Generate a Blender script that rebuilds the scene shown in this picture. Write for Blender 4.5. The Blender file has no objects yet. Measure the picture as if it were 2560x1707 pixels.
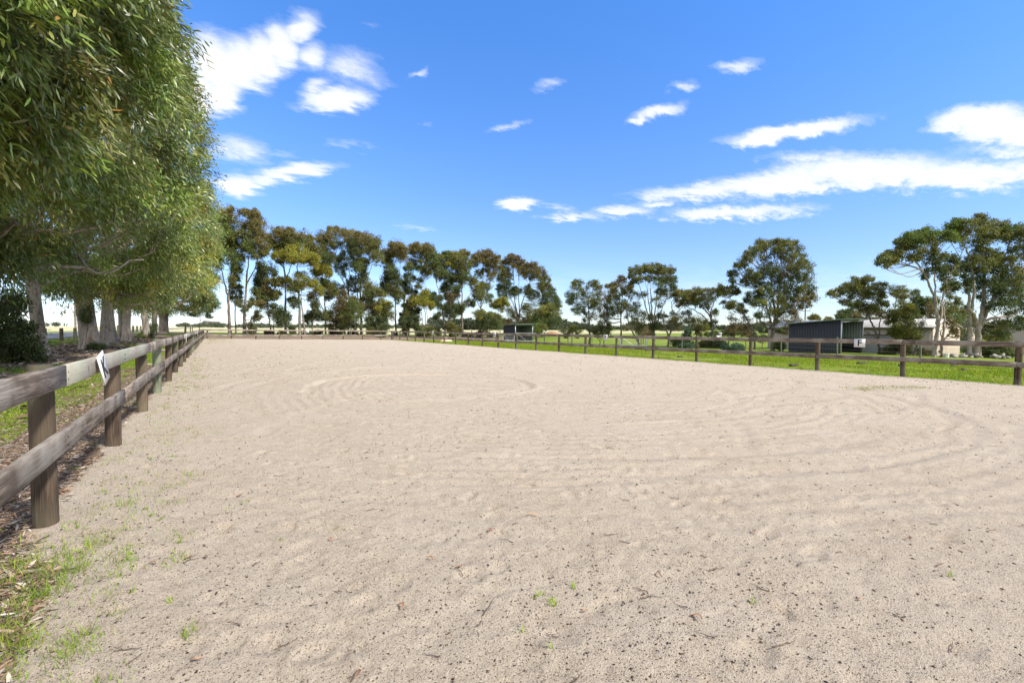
import bpy, math, random
import numpy as np
from mathutils import Vector
random.seed(7); rs = np.random.RandomState(11)
S = bpy.context.scene; COL = S.collection
# ------------------------------------------------------------------ camera, sky, sun, exposure
F, YAW, PITCH, ROLL, CH = 1137.8, .5798, .0298, .003, 1.205
cf = np.array([math.sin(YAW)*math.cos(PITCH), math.cos(YAW)*math.cos(PITCH), -math.sin(PITCH)])
cr0 = np.array([math.cos(YAW), -math.sin(YAW), 0]); cu0 = np.cross(cr0, cf)
cr = cr0*math.cos(ROLL)+cu0*math.sin(ROLL); cu = cu0*math.cos(ROLL)-cr0*math.sin(ROLL)
cam = bpy.data.cameras.new('camera'); co = bpy.data.objects.new('camera', cam); COL.objects.link(co)
cam.sensor_width = 36; cam.lens = F/2560*36; cam.clip_end = 9000; cam.clip_start = .05
from mathutils import Matrix
co.matrix_world = Matrix(((cr[0], cu[0], -cf[0], 0), (cr[1], cu[1], -cf[1], 0), (cr[2], cu[2], -cf[2], CH), (0, 0, 0, 1)))
S.camera = co
SUN_AZ, SUN_EL = 2.66, math.radians(44)      # azimuth from +Y towards +X
sun = bpy.data.lights.new('sun', 'SUN'); so = bpy.data.objects.new('sun', sun); COL.objects.link(so)
sun.energy = 3.2; sun.angle = math.radians(5); sun.color = (1, .955, .88)
sd = Vector((math.sin(SUN_AZ)*math.cos(SUN_EL), math.cos(SUN_AZ)*math.cos(SUN_EL), math.sin(SUN_EL)))
so.rotation_euler = sd.to_track_quat('Z', 'Y').to_euler()
S.view_settings.view_transform = 'Standard'; S.view_settings.look = 'None'; S.view_settings.exposure = .95

def ray(px, py):
    a = (px-1280)/F; b = (853.5-py)/F
    return cf+a*cr+b*cu
def at(px, py, d):
    p = np.array([0, 0, CH])+ray(px, py)*d
    return p
def smooth(a, b, x):
    t = np.clip((x-a)/(b-a), 0, 1); return t*t*(3-2*t)

class NT:
    def __init__(s, tree): s.t = tree; s.n = tree.nodes; s.l = tree.links
    def add(s, kind, **kw):
        n = s.n.new(kind)
        for k, v in kw.items(): setattr(n, k, v)
        return n
    def put(s, sock, v):
        if isinstance(v, bpy.types.NodeSocket): s.l.new(v, sock)
        elif v is not None: sock.default_value = v
    def m(s, op, a, b=None, c=None, clamp=False):
        n = s.add('ShaderNodeMath', operation=op, use_clamp=clamp)
        s.put(n.inputs[0], a); s.put(n.inputs[1], b)
        if c is not None: s.put(n.inputs[2], c)
        return n.outputs[0]
    def mix(s, f, a, b, blend='MIX'):
        n = s.add('ShaderNodeMix', data_type='RGBA', blend_type=blend)
        s.put(n.inputs['Factor'], f)
        for k, v in ((6, a), (7, b)):
            if isinstance(v, tuple) and len(v) == 3: v = v+(1,)
            s.put(n.inputs[k], v)
        return n.outputs[2]
    def noise(s, vec, scale, detail=4, rough=.55, out=0, dist=0):
        n = s.add('ShaderNodeTexNoise'); s.put(n.inputs['Vector'], vec)
        n.inputs['Scale'].default_value = scale; n.inputs['Detail'].default_value = detail
        n.inputs['Roughness'].default_value = rough; n.inputs['Distortion'].default_value = dist
        return n.outputs[out]
    def ramp(s, f, stops):
        n = s.add('ShaderNodeValToRGB'); s.put(n.inputs[0], f); cr_ = n.color_ramp
        while len(cr_.elements) < len(stops): cr_.elements.new(.5)
        for e, (p, c) in zip(cr_.elements, stops):
            e.position = p; e.color = (c, c, c, 1) if not isinstance(c, tuple) else c+(1,)
        return n.outputs[0]
    def mapping(s, vec, scale=(1, 1, 1), rot=(0, 0, 0), loc=(0, 0, 0)):
        n = s.add('ShaderNodeMapping'); s.put(n.inputs[0], vec)
        n.inputs['Scale'].default_value = scale; n.inputs['Rotation'].default_value = rot; n.inputs['Location'].default_value = loc
        return n.outputs[0]
    def bump(s, h, strength=.5, dist=.02, normal=None):
        n = s.add('ShaderNodeBump'); s.put(n.inputs['Height'], h); n.inputs['Strength'].default_value = strength
        n.inputs['Distance'].default_value = dist
        if normal is not None: s.put(n.inputs['Normal'], normal)
        return n.outputs[0]

# ---- sky with clouds
W = bpy.data.worlds.new('World'); S.world = W; W.use_nodes = True
t = NT(W.node_tree); t.n.clear()
tc = t.add('ShaderNodeTexCoord').outputs['Generated']
sky = t.add('ShaderNodeTexSky', sky_type='NISHITA'); sky.sun_disc = False
sky.sun_elevation = SUN_EL; sky.sun_rotation = SUN_AZ
sky.air_density = 1.0; sky.dust_density = .0; sky.ozone_density = 3.0; sky.altitude = 0
hs = t.add('ShaderNodeHueSaturation'); t.put(hs.inputs['Color'], sky.outputs[0]); hs.inputs['Saturation'].default_value = 1.08
hs.inputs['Value'].default_value = 1.0
sep = t.add('ShaderNodeSeparateXYZ'); t.put(sep.inputs[0], tc)
az = t.m('ARCTAN2', sep.outputs[0], sep.outputs[1])
el = t.m('ARCSINE', t.m('MINIMUM', t.m('MAXIMUM', sep.outputs[2], -1.0), 1.0))
# (px, py, rx, ry, tilt deg, strength) of each cloud as seen from the arena
CL = [(530,165,72,60,0,1.15),(490,235,55,60,-20,1.1),(590,160,80,52,20,1.1),(650,150,70,50,35,1.0),(745,75,58,30,24,.95),(700,115,48,46,40,1.0),(780,140,50,26,-6,.7),(560,240,60,40,20,1.0),
      (850,250,88,24,2,1.0),(800,215,45,16,10,.6),(880,170,100,44,-6,.50),(930,200,70,26,-10,.36),(600,375,85,32,-6,.62),(590,465,60,26,0,1.1),(640,452,60,20,8,.9),(740,430,120,18,6,.85),(860,360,90,14,-4,.42),(920,65,50,10,-8,.32),
      (1038,185,34,8,20,.6),(1370,213,48,14,6,.55),(1275,317,70,9,10,.45),(1600,298,40,9,12,.7),(1650,280,75,14,12,.72),(1830,168,80,14,4,.66),(1710,215,40,12,0,.58),(1980,330,170,18,9,1.0),(1890,350,90,16,4,.8),(2070,310,110,14,4,.7),
      (2450,295,120,26,4,1.1),(2520,330,130,40,0,1.1),(2400,320,70,14,0,.8),(2060,395,180,18,2,.6),(2500,385,150,22,0,.7),(2150,430,230,36,2,1.1),(2400,440,190,32,0,1.05),(1950,460,200,28,6,1.0),(2560,430,110,28,0,1.0),(1750,480,170,20,5,.85),(1850,532,190,18,3,.85),(1650,510,70,10,4,.6),
      (1300,508,46,14,4,1.0),(1395,520,60,9,-10,.55),(1430,542,100,11,2,.6),(1560,528,90,14,0,.7),(2000,520,70,10,0,.5),(1040,568,60,8,-6,.42),(1055,305,34,5,0,.3),(530,85,40,10,14,.5),(700,385,60,10,0,.35)]
pl = t.add('ShaderNodeCombineXYZ'); zz = t.m('ADD', sep.outputs[2], .12)
t.put(pl.inputs[0], t.m('DIVIDE', sep.outputs[0], zz)); t.put(pl.inputs[1], t.m('DIVIDE', sep.outputs[1], zz))
n1 = t.noise(t.mapping(pl.outputs[0], (1.0, 1.35, 1), (0, 0, .35)), 2.6, 9, .62, dist=.5)
n2 = t.noise(t.mapping(pl.outputs[0], (1, 2.0, 1), (0, 0, -.6)), 6, 9, .66, dist=.3)
wx = t.m('MULTIPLY', t.m('SUBTRACT', n1, .5), .085); wy = t.m('MULTIPLY', t.m('SUBTRACT', n2, .5), .045)
az2 = t.m('ADD', az, wx); el2 = t.m('ADD', el, wy)
acc = None
for (px, py, rx, ry, tl, st) in CL:
    d = ray(px, py); d = d/np.linalg.norm(d); a0 = math.atan2(d[0], d[1]); e0 = math.asin(d[2])
    k = 1/(1+((px-1280)**2)/F/F); ra = rx/F*k*1.06; re = ry/F*math.sqrt(k)*1.12
    yy_ = (853.5-py)/F; ar = math.atan((px-1280)/F); tl = tl-math.degrees(math.atan(yy_*math.sin(ar)/(1+(yy_*math.cos(ar))**2)))
    c_, s_ = math.cos(math.radians(tl)), math.sin(math.radians(tl))
    da = t.m('SUBTRACT', az2, a0); de = t.m('SUBTRACT', el2, e0)
    u = t.m('MULTIPLY_ADD', da, c_/ra, t.m('MULTIPLY', de, s_/ra)); v = t.m('MULTIPLY_ADD', de, c_/re, t.m('MULTIPLY', da, -s_/re))
    r2 = t.m('MULTIPLY_ADD', u, u, t.m('MULTIPLY', v, v))
    g = t.m('MULTIPLY', t.m('EXPONENT', t.m('MULTIPLY', r2, -1.1)), st)
    acc = g if acc is None else t.m('SMOOTH_MAX', acc, g, .08)
acc = t.m('MULTIPLY', acc, t.m('MULTIPLY_ADD', n1, 1.5, .28))
n3 = t.noise(t.mapping(pl.outputs[0], (1, 1.6, 1), (0, 0, .2)), 19, 6, .7, dist=.2)
acc = t.m('ADD', acc, t.m('ADD', t.m('MULTIPLY', t.m('SUBTRACT', n2, .5), .5), t.m('MULTIPLY', t.m('SUBTRACT', n3, .5), .38)))
mask = t.ramp(acc, [(.20, 0.0), (.40, .22), (.62, .70), (.92, 1.0)])
# low bank of pale cloud along the horizon
hz = t.m('MULTIPLY', t.m('EXPONENT', t.m('MULTIPLY', t.m('POWER', t.m('DIVIDE', t.m('SUBTRACT', el2, .055), .05), 2), -1)), .28)
hz = t.m('MULTIPLY', hz, t.ramp(n1, [(.38, 0.0), (.62, 1.0)]))
mask = t.m('MAXIMUM', mask, hz)
# unseen broken cloud, added behind and above the camera to give soft white fill
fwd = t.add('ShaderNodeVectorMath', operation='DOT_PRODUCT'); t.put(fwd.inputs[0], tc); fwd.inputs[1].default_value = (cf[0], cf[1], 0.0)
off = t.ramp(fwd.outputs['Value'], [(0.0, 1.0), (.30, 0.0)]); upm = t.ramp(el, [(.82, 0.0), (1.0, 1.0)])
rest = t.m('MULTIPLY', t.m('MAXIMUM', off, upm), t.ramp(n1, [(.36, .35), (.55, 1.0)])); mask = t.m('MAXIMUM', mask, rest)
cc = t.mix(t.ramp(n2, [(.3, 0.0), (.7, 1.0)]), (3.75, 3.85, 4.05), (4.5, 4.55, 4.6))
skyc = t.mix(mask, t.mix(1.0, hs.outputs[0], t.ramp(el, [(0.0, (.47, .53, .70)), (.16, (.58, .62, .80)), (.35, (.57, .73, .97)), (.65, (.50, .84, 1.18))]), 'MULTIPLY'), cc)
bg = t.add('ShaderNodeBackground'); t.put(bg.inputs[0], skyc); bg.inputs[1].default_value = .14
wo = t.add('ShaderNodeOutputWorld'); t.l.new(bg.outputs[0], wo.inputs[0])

# ------------------------------------------------------------------ helpers
def tag(o, label=None, cat=None, group=None, kind=None):
    for k, v in (('label', label), ('category', cat), ('group', group), ('kind', kind)):
        if v: o[k] = v
    return o
def empty(name, loc=(0, 0, 0), rz=0):
    o = bpy.data.objects.new(name, None); o.location = loc; o.rotation_euler = (0, 0, rz); o.empty_display_size = .3
    COL.objects.link(o); return o
def meshobj(name, V, faces, mat, parent=None, smooth_=False, tint=None, uv=None):
    """faces: list of int arrays (n,k); V world coords if no parent else local"""
    V = np.asarray(V, np.float32); me = bpy.data.meshes.new(name)
    me.vertices.add(len(V)); me.vertices.foreach_set('co', V.ravel())
    faces = [np.asarray(f, np.int32) for f in faces if len(f)]
    li = np.concatenate([f.ravel() for f in faces]); ks = np.concatenate([np.full(len(f), f.shape[1], np.int32) for f in faces])
    me.loops.add(len(li)); me.loops.foreach_set('vertex_index', li)
    me.polygons.add(len(ks)); st = np.concatenate([[0], np.cumsum(ks)[:-1]]).astype(np.int32)
    me.polygons.foreach_set('loop_start', st)
    if smooth_: me.polygons.foreach_set('use_smooth', np.ones(len(ks), bool))
    if tint is not None:
        a = me.color_attributes.new('tint', 'FLOAT_COLOR', 'POINT'); c = np.ones((len(V), 4), np.float32); c[:, :3] = tint; a.data.foreach_set('color', c.ravel())
    me.update(calc_edges=True); me.validate()
    me.materials.append(mat)
    o = bpy.data.objects.new(name, me); COL.objects.link(o)
    if parent is not None: o.parent = parent
    return o
class MB:
    def __init__(s): s.V = []; s.Q = []; s.T = []; s.n = 0; s.C = []
    def addv(s, V, Q=None, T=None, col=None):
        V = np.asarray(V, float); s.V.append(V)
        if Q is not None and len(Q): s.Q.append(np.asarray(Q, int)+s.n)
        if T is not None and len(T): s.T.append(np.asarray(T, int)+s.n)
        if col is not None: s.C.append(np.broadcast_to(np.asarray(col, float), (len(V), 3)))
        s.n += len(V)
    def box(s, c, sz, rz=0, col=None, rx=0):
        x, y, z = np.array(sz)/2
        V = np.array([[i*x, j*y, k*z] for i in (-1, 1) for j in (-1, 1) for k in (-1, 1)])
        if rx: V = V @ np.array([[1, 0, 0], [0, math.cos(rx), math.sin(rx)], [0, -math.sin(rx), math.cos(rx)]])
        V = V @ np.array([[math.cos(rz), math.sin(rz), 0], [-math.sin(rz), math.cos(rz), 0], [0, 0, 1]])+np.array(c)
        s.addv(V, [[0, 1, 3, 2], [4, 6, 7, 5], [0, 4, 5, 1], [2, 3, 7, 6], [0, 2, 6, 4], [1, 5, 7, 3]], col=col)
    def tube(s, P, R, k=8, cap=True, flute=0, col=None):
        P = np.asarray(P, float); n = len(P); R = np.broadcast_to(np.asarray(R, float), (n,))
        T = np.gradient(P, axis=0); T /= np.linalg.norm(T, axis=1)[:, None]+1e-9
        ref = np.array([1, 0, 0.]) if abs(T[0][0]) < .8 else np.array([0, 1., 0])
        A = np.cross(T, ref); A /= np.linalg.norm(A, axis=1)[:, None]+1e-9; B = np.cross(T, A)
        th = np.arange(k)*2*math.pi/k
        rr = R[:, None]*np.ones(k)
        if flute: rr = rr*(1+flute*np.exp(-np.arange(n)/2.2)[:, None]*np.sin(th*5+1.3)[None]+.05*np.sin(th*3+np.arange(n)[:, None]*.4))
        V = P[:, None]+rr[..., None]*(np.cos(th)[None, :, None]*A[:, None]+np.sin(th)[None, :, None]*B[:, None])
        i = np.arange(n-1)[:, None]*k; j = np.arange(k)[None]; j2 = (j+1) % k
        Q = np.stack([i+j, i+j2, i+k+j2, i+k+j], -1).reshape(-1, 4)
        s.addv(V.reshape(-1, 3), Q, col=col)
        if cap:
            for a, ring in ((P[0], range(k)), (P[-1], range((n-1)*k, n*k))):
                ring = list(ring); Vc = np.concatenate([V.reshape(-1, 3)[ring], [a]])
                s.addv(Vc, None, [[q, (q+1) % k, k] for q in range(k)], col=col)
    def build(s, name, mat, parent=None, sm=False):
        V = np.concatenate(s.V); f = []
        if s.Q: f.append(np.concatenate(s.Q))
        if s.T: f.append(np.concatenate(s.T))
        return meshobj(name, V, f, mat, parent, sm, np.concatenate(s.C) if s.C else None)
def curve(pts, n=8, wob=0):
    pts = np.asarray(pts, float); m = len(pts)
    if m == 2: o = pts[0]+(pts[1]-pts[0])*np.linspace(0, 1, n)[:, None]
    else:
        u = np.linspace(0, m-1, n); o = []
        E_ = np.concatenate([[2*pts[0]-pts[1]], pts, [2*pts[-1]-pts[-2]]])
        for x in u:
            i = min(int(x), m-2); f_ = x-i; p0, p1, p2, p3 = E_[i:i+4]
            o.append(.5*((2*p1)+(-p0+p2)*f_+(2*p0-5*p1+4*p2-p3)*f_**2+(-p0+3*p1-3*p2+p3)*f_**3))
        o = np.array(o)
    if wob: o[1:-1] += rs.normal(0, wob, (n-2, 3))
    return o
# value-noise fbm in numpy
_L = rs.rand(256, 256)
def vn(x, y):
    xi = np.floor(x).astype(int); yi = np.floor(y).astype(int); fx = x-xi; fy = y-yi
    fx = fx*fx*(3-2*fx); fy = fy*fy*(3-2*fy)
    a = _L[xi % 256, yi % 256]; b = _L[(xi+1) % 256, yi % 256]; c = _L[xi % 256, (yi+1) % 256]; d = _L[(xi+1) % 256, (yi+1) % 256]
    return (a*(1-fx)+b*fx)*(1-fy)+(c*(1-fx)+d*fx)*fy
def fbm(x, y, sc, o=4, g=.5):
    s = 0; a = 1; tot = 0
    for i in range(o):
        s = s+a*(vn(x*sc+17.3*i, y*sc-9.1*i)-.5); tot += a; a *= g; sc *= 2.03
    return s/tot*2

# ------------------------------------------------------------------ materials
def newmat(name):
    m = bpy.data.materials.new(name); m.use_nodes = True; t = NT(m.node_tree); p = t.n['Principled BSDF']; return m, t, p
def obco(t): return t.add('ShaderNodeTexCoord').outputs['Object']
def pos(t): return t.add('ShaderNodeNewGeometry').outputs['Position']
def leafmat(name, trans=.28, rough=.5, spec=.35):
    m, t, p = newmat(name)
    a = t.add('ShaderNodeAttribute', attribute_name='tint').outputs['Color']
    n = t.noise(pos(t), 1.6, 3); c = t.mix(t.ramp(n, [(.35, 0.0), (.65, 1.0)]), a, t.mix(1.0, a, (1.22, 1.1, .8), 'MULTIPLY'))
    t.put(p.inputs['Base Color'], c); p.inputs['Roughness'].default_value = rough; p.inputs['Specular IOR Level'].default_value = spec
    tr = t.add('ShaderNodeBsdfTranslucent'); t.put(tr.inputs[0], t.mix(1.0, c, (1.3, 1.4, .65), 'MULTIPLY'))
    mx = t.add('ShaderNodeMixShader'); mx.inputs[0].default_value = trans
    t.l.new(p.outputs[0], mx.inputs[1]); t.l.new(tr.outputs[0], mx.inputs[2]); t.l.new(mx.outputs[0], t.n['Material Output'].inputs[0])
    return m
M_leaf = leafmat('gum_leaves', .24, .36, .55); M_leaff = leafmat('distant_gum_leaves', .24, .6, .22); M_grass = leafmat('grass_blades', .3, .6, .2)
def barkmat(name, c1, c2, c3, sc=3):
    m, t, p = newmat(name); v = pos(t); vv = t.mapping(v, (1, 1, .35))
    n = t.noise(vv, sc, 6, .6, dist=.4); n2 = t.noise(vv, sc*5, 4, .6)
    c = t.mix(t.ramp(n, [(.38, 0.0), (.52, 1.0)]), c1, c2); c = t.mix(t.ramp(n2, [(.5, 0.0), (.7, .8)]), c, c3)
    t.put(p.inputs['Base Color'], c); p.inputs['Roughness'].default_value = .85; p.inputs['Specular IOR Level'].default_value = .2
    t.put(p.inputs['Normal'], t.bump(t.m('ADD', n, t.m('MULTIPLY', n2, .5)), .8, .04)); return m
M_gum = barkmat('pale_gum_bark', (.19, .155, .12), (.35, .30, .25), (.095, .065, .045), 2.6)
M_gum2 = barkmat('pinkish_gum_bark', (.24, .19, .155), (.38, .32, .27), (.12, .085, .065), 3)
M_bark = barkmat('grey_brown_bark', (.13, .10, .08), (.24, .20, .17), (.07, .05, .04), 4)
M_twig = barkmat('twig_bark', (.16, .10, .07), (.25, .19, .14), (.08, .05, .04), 20)
def woodmat(name, base, dark, pale, green=None, axis=(1, 1, 1), knots=True):
    m, t, p = newmat(name); v = obco(t); oi = t.add('ShaderNodeObjectInfo').outputs['Random']
    cv = t.add('ShaderNodeCombineXYZ'); t.put(cv.inputs[0], t.m('MULTIPLY', oi, 31.0)); t.put(cv.inputs[2], t.m('MULTIPLY', oi, 17.0))
    va = t.add('ShaderNodeVectorMath', operation='ADD'); t.put(va.inputs[0], v); t.put(va.inputs[1], cv.outputs[0]); v = va.outputs[0]
    g = t.noise(t.mapping(v, axis), 9, 6, .65, dist=.9); gf = t.noise(t.mapping(v, axis), 42, 4, .6, dist=.6); big = t.noise(v, 1.9, 3)
    kn = t.noise(v, 6.5, 2, .5)
    c = t.mix(t.ramp(g, [(.40, 0.0), (.58, 1.0)]), dark, base); c = t.mix(t.ramp(gf, [(.42, .8), (.54, 0.0)]), c, dark)
    ck = t.noise(t.mapping(v, tuple(q*.45 if q < 1 else q*1.6 for q in axis)), 16, 2, .5, dist=1.2); c = t.mix(t.ramp(ck, [(.475, 0.0), (.497, .85), (.503, .85), (.525, 0.0)]), c, tuple(q*.35 for q in dark))
    c = t.mix(t.ramp(big, [(.42, 0.0), (.68, .75)]), c, pale)
    if knots: c = t.mix(t.ramp(kn, [(.69, 0.0), (.74, .8)]), c, (.055, .04, .03))
    if green: c = t.mix(t.ramp(t.noise(v, 1.1, 2), [(.45, 0.0), (.6, .7)]), c, green)
    t.put(p.inputs['Base Color'], t.mix(t.m('MULTIPLY', oi, .35), c, dark)); p.inputs['Roughness'].default_value = .85; p.inputs['Specular IOR Level'].default_value = .2
    t.put(p.inputs['Normal'], t.bump(t.m('ADD', g, gf), .55, .006)); return m
M_railY = woodmat('weathered_rail', (.34, .28, .225), (.11, .082, .062), (.46, .42, .36), axis=(1.9, .11, 1.9))
M_railY2 = woodmat('pale_new_rail', (.42, .375, .31), (.28, .25, .20), (.56, .53, .45), (.36, .40, .30), axis=(1.9, .11, 1.9))
M_railX = woodmat('weathered_cross_rail', (.34, .28, .225), (.15, .115, .09), (.46, .42, .36), axis=(.11, 1.9, 1.9))
M_post = woodmat('treated_post', (.13, .09, .06), (.045, .032, .024), (.19, .145, .095), (.155, .165, .10), axis=(2, 2, .12), knots=True)
M_postg = woodmat('green_treated_post', (.20, .22, .14), (.11, .11, .075), (.28, .30, .20), (.17, .21, .14), axis=(5, 5, .3))
M_postt = woodmat('cut_post_top', (.05, .045, .035), (.03, .025, .02), (.09, .08, .06), axis=(2, 2, 2))
def plain(name, c, rough=.6, metal=0, var=.25, sc=6, spec=.4):
    m, t, p = newmat(name); n = t.noise(pos(t), sc, 5, .6)
    c2 = tuple(x*(1-var) for x in c); t.put(p.inputs['Base Color'], t.mix(t.ramp(n, [(.35, 0.0), (.65, 1.0)]), c2, c))
    p.inputs['Roughness'].default_value = rough; p.inputs['Metallic'].default_value = metal; p.inputs['Specular IOR Level'].default_value = spec
    t.put(p.inputs['Normal'], t.bump(n, .15, .01)); return m
M_white = plain('white_sign_board', (.78, .78, .77), .45, var=.06); M_black = plain('black_letter', (.02, .02, .022), .5, var=.1)
M_char = plain('charcoal_cladding', (.032, .033, .036), .5, var=.22, sc=2.5); M_inside = plain('pale_green_grey_cladding', (.26, .30, .27), .5, var=.15)
M_galv = plain('galvanised_steel', (.52, .54, .56), .4, .6, var=.12); M_rooft = plain('green_grey_roof_sheet', (.20, .26, .21), .5, .2, var=.15)
M_cream = plain('cream_cladding', (.47, .39, .29), .55, var=.1, sc=1.5); M_croof = plain('pale_roof_sheet', (.46, .44, .41), .45, var=.12, sc=2)
M_door = plain('grey_roller_door', (.36, .34, .31), .5, var=.1); M_trim = plain('brown_trim', (.20, .15, .11), .6)
M_wire = plain('fence_wire', (.42, .42, .40), .5, .5, var=.1)
M_rock = plain('pale_rubble', (.42, .39, .34), .9, var=.4, sc=3); M_mound = plain('tan_sand_pile', (.62, .45, .30), .95, var=.25, sc=2)
M_orange = plain('orange_earth', (.42, .24, .12), .95, var=.3, sc=1)
M_stick = barkmat('dead_stick', (.12, .085, .065), (.22, .17, .13), (.05, .035, .03), 30)
M_white2 = plain('white_painted_metal', (.75, .75, .73), .4, var=.1)
def litter_mat():
    m, t, p = newmat('dead_leaf'); a = t.add('ShaderNodeAttribute', attribute_name='tint').outputs['Color']
    t.put(p.inputs['Base Color'], a); p.inputs['Roughness'].default_value = .7; p.inputs['Specular IOR Level'].default_value = .3; return m
M_litter = litter_mat()

# ------------------------------------------------------------------ ground
def G(x, y):
    x = np.asarray(x, float); y = np.asarray(y, float)
    z = -.017*np.clip(x, -70, 40)
    z = z-.034*np.clip(x-40, 0, 14)*smooth(60, 45, y)
    z = z+.30*smooth(56.5, 66, y)*smooth(-30, -5, x)
    return z
XL, XR, YB = -.857, 18.37, 55.25
def axis(lo, hi, c0, s0, k):
    a = [c0]; x = c0
    while x < hi: x += s0+k*abs(x-c0); a.append(x)
    b = []; x = c0
    while x > lo: x -= s0+k*abs(x-c0); b.append(x)
    return np.array(b[::-1]+a)
def grid(xs, ys):
    X, Y = np.meshgrid(xs, ys, indexing='ij'); n, m = X.shape
    i = np.arange(n-1)[:, None]*m; j = np.arange(m-1)[None]
    Q = np.stack([i+j, i+m+j, i+m+j+1, i+j+1], -1).reshape(-1, 4); return X.ravel(), Y.ravel(), Q
def inside(x, y, e=0):   # signed distance into the arena (positive inside)
    return np.minimum(np.minimum(x-(XL-.12+.30*smooth(3.9, 2.9, y)), XR+.05-x), np.minimum(YB-.05-y, y+14))
def sandtop(x, y, fine=True):
    z = .035*smooth(-.28, .45, inside(x, y)+.12*fbm(x, y, .9, 3)) - .03
    z = z+.022*fbm(x, y, .8, 4)
    if fine:
        nearm = 1.0/(1+np.hypot(x, y)*.05)
        a = fbm(x+.25*fbm(x, y, 2, 2), y*1.0, 3.6, 4, .6); z = z+.013*nearm*a
        z = z-.011*nearm*smooth(.28, .62, fbm(x*1.0+40, y*1.2, 5.3, 3, .5))
        z = z+.0065*nearm*fbm(x, y, 19, 3, .65)
        # wheel and hoof arcs round the turning circle
        for X0, Y0, rr, am, ph in ((3.8, 9.4, 2.32, .042, 0), (6.6, 8.4, 6.85, .020, 1), (6.6, 8.4, 6.3, .016, 2), (5.85, 8.2, 4.1, .016, 3), (7.2, 9.4, 7.5, .014, 4), (3.6, 5.4, 3.1, .012, 5), (9.2, 12.5, 8.6, .018, 6), (9.2, 12.5, 7.6, .016, 7), (10.4, 9.5, 6.6, .018, 8), (9.2, 20, 7.9, .02, 9), (9.2, 34, 8, .025, 10), (10.5, 9.5, 5.2, .014, 11)):
            r = np.hypot(x-X0, y-Y0); th = np.arctan2(y-Y0, x-X0); w = .07+.05*vn(th*3+ph*9, th*0+ph)+.006*rr; c = rr+.35*(vn(th*1.6+ph*5, th*0+3)-.5)
            q = (r-c)/w; z = z+.62*am*smooth(.18 if ph else -.5, .6, vn(th*4+ph*7, th*0+ph*3))*(np.exp(-(q-1.1)**2)-np.exp(-q*q)*1.25)
        # fine rake lines swept round the arena
        for X0, Y0, r0, r1, ph in ((6.6, 8.6, 3.6, 9.2, 0), (8.6, 17, 3.0, 9.2, 4)):
            r = np.hypot(x-X0, y-Y0)+.5*fbm(x+ph, y, .22, 3)+.06*fbm(x, y+ph, 1.4, 2); th = np.arctan2(y-Y0, x-X0); env = smooth(r0-.6, r0+.5, r)*smooth(r1+.5, r1-.8, r)
            w1 = np.sin(r*6.283/.27+1.5*np.sin(th*2)); w2 = np.sin(r*6.283/.19+2*np.sin(th*3+1)); md = smooth(.35, .75, vn(r*2.3+ph, th*2.2+9)); md2 = smooth(.4, .8, vn(r*1.4-ph+31, th*3.1+3))
            z = z+env*(.0035*md*w1+.0045*md2*w2)*(1+.02*np.hypot(x, y))
    return G(x, y)+.012+z
xs = axis(-2.3, 19.6, .2, .009, .0066); ys = axis(-4, 56.6, 1.6, .010, .0062)
x, y, Q = grid(xs, ys); z = sandtop(x, y)
hoof = np.zeros_like(z)
hr = np.random.RandomState(5)
for k in range(980):       # hoof and foot prints trodden into the sand
    if k < 420: rad = hr.choice([5.6, 6.9, 7.9, 8.7, 9.6])+hr.normal(0, .3); th = hr.uniform(0, 6.28); hx, hy = 9.2+rad*math.cos(th), 12.5+rad*math.sin(th)
    elif k < 660: dd = 1.6+7*hr.rand()**1.2; aa = hr.uniform(-.2, 1.42); hx, hy = dd*math.sin(aa), dd*math.cos(aa)
    elif k < 780: hx, hy = hr.uniform(.2, 4), hr.uniform(1.5, 12)
    else: hx, hy = hr.uniform(-.4, 17.8), hr.uniform(1, 45)
    if not (XL+.3 < hx < XR-.3 and .2 < hy < 50): continue
    i0, i1 = np.searchsorted(xs, [hx-.35, hx+.35]); j0, j1 = np.searchsorted(ys, [hy-.35, hy+.35])
    if i1 <= i0 or j1 <= j0: continue
    a, b = hr.uniform(.045, .08), hr.uniform(.03, .055); rot = hr.uniform(0, 3.14); dep = hr.uniform(.004, .014)*(.9 if 420 <= k < 660 else .8)
    XX = xs[i0:i1, None]-hx; YY = ys[None, j0:j1]-hy
    XX = XX+.035*fbm(xs[i0:i1, None]+0*YY, ys[None, j0:j1]+0*XX, 14, 2); u = XX*math.cos(rot)+YY*math.sin(rot); v = -XX*math.sin(rot)+YY*math.cos(rot); q = (u/a)**2+(v/b)**2
    hoof.reshape(len(xs), len(ys))[i0:i1, j0:j1] += dep*(-np.exp(-q*q*.8)+.45*np.exp(-(np.sqrt(q)-1.5)**2*5))
z = z+hoof
SZ = z.reshape(len(xs), len(ys))
def SH(px_, py_):
    i = np.clip(np.searchsorted(xs, px_)-1, 0, len(xs)-2); j = np.clip(np.searchsorted(ys, py_)-1, 0, len(ys)-2)
    return np.maximum(np.maximum(SZ[i, j], SZ[i+1, j]), np.maximum(SZ[i, j+1], SZ[i+1, j+1]))
m, t, p = newmat('coarse_riding_sand'); v = pos(t)
g1 = t.noise(v, 330, 3, .7); g2 = t.noise(v, 120, 3, .6); g3 = t.noise(v, 1.3, 4); g4 = t.noise(v, 9, 5, .6)
vo = t.add('ShaderNodeTexVoronoi'); t.put(vo.inputs['Vector'], v); vo.inputs['Scale'].default_value = 230
c = t.mix(t.ramp(g1, [(.34, 0.0), (.62, 1.0)]), (.25, .192, .134), (.62, .515, .395))
c = t.mix(t.ramp(g2, [(.32, .85), (.44, 0.0)]), c, (.15, .113, .078))
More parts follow.
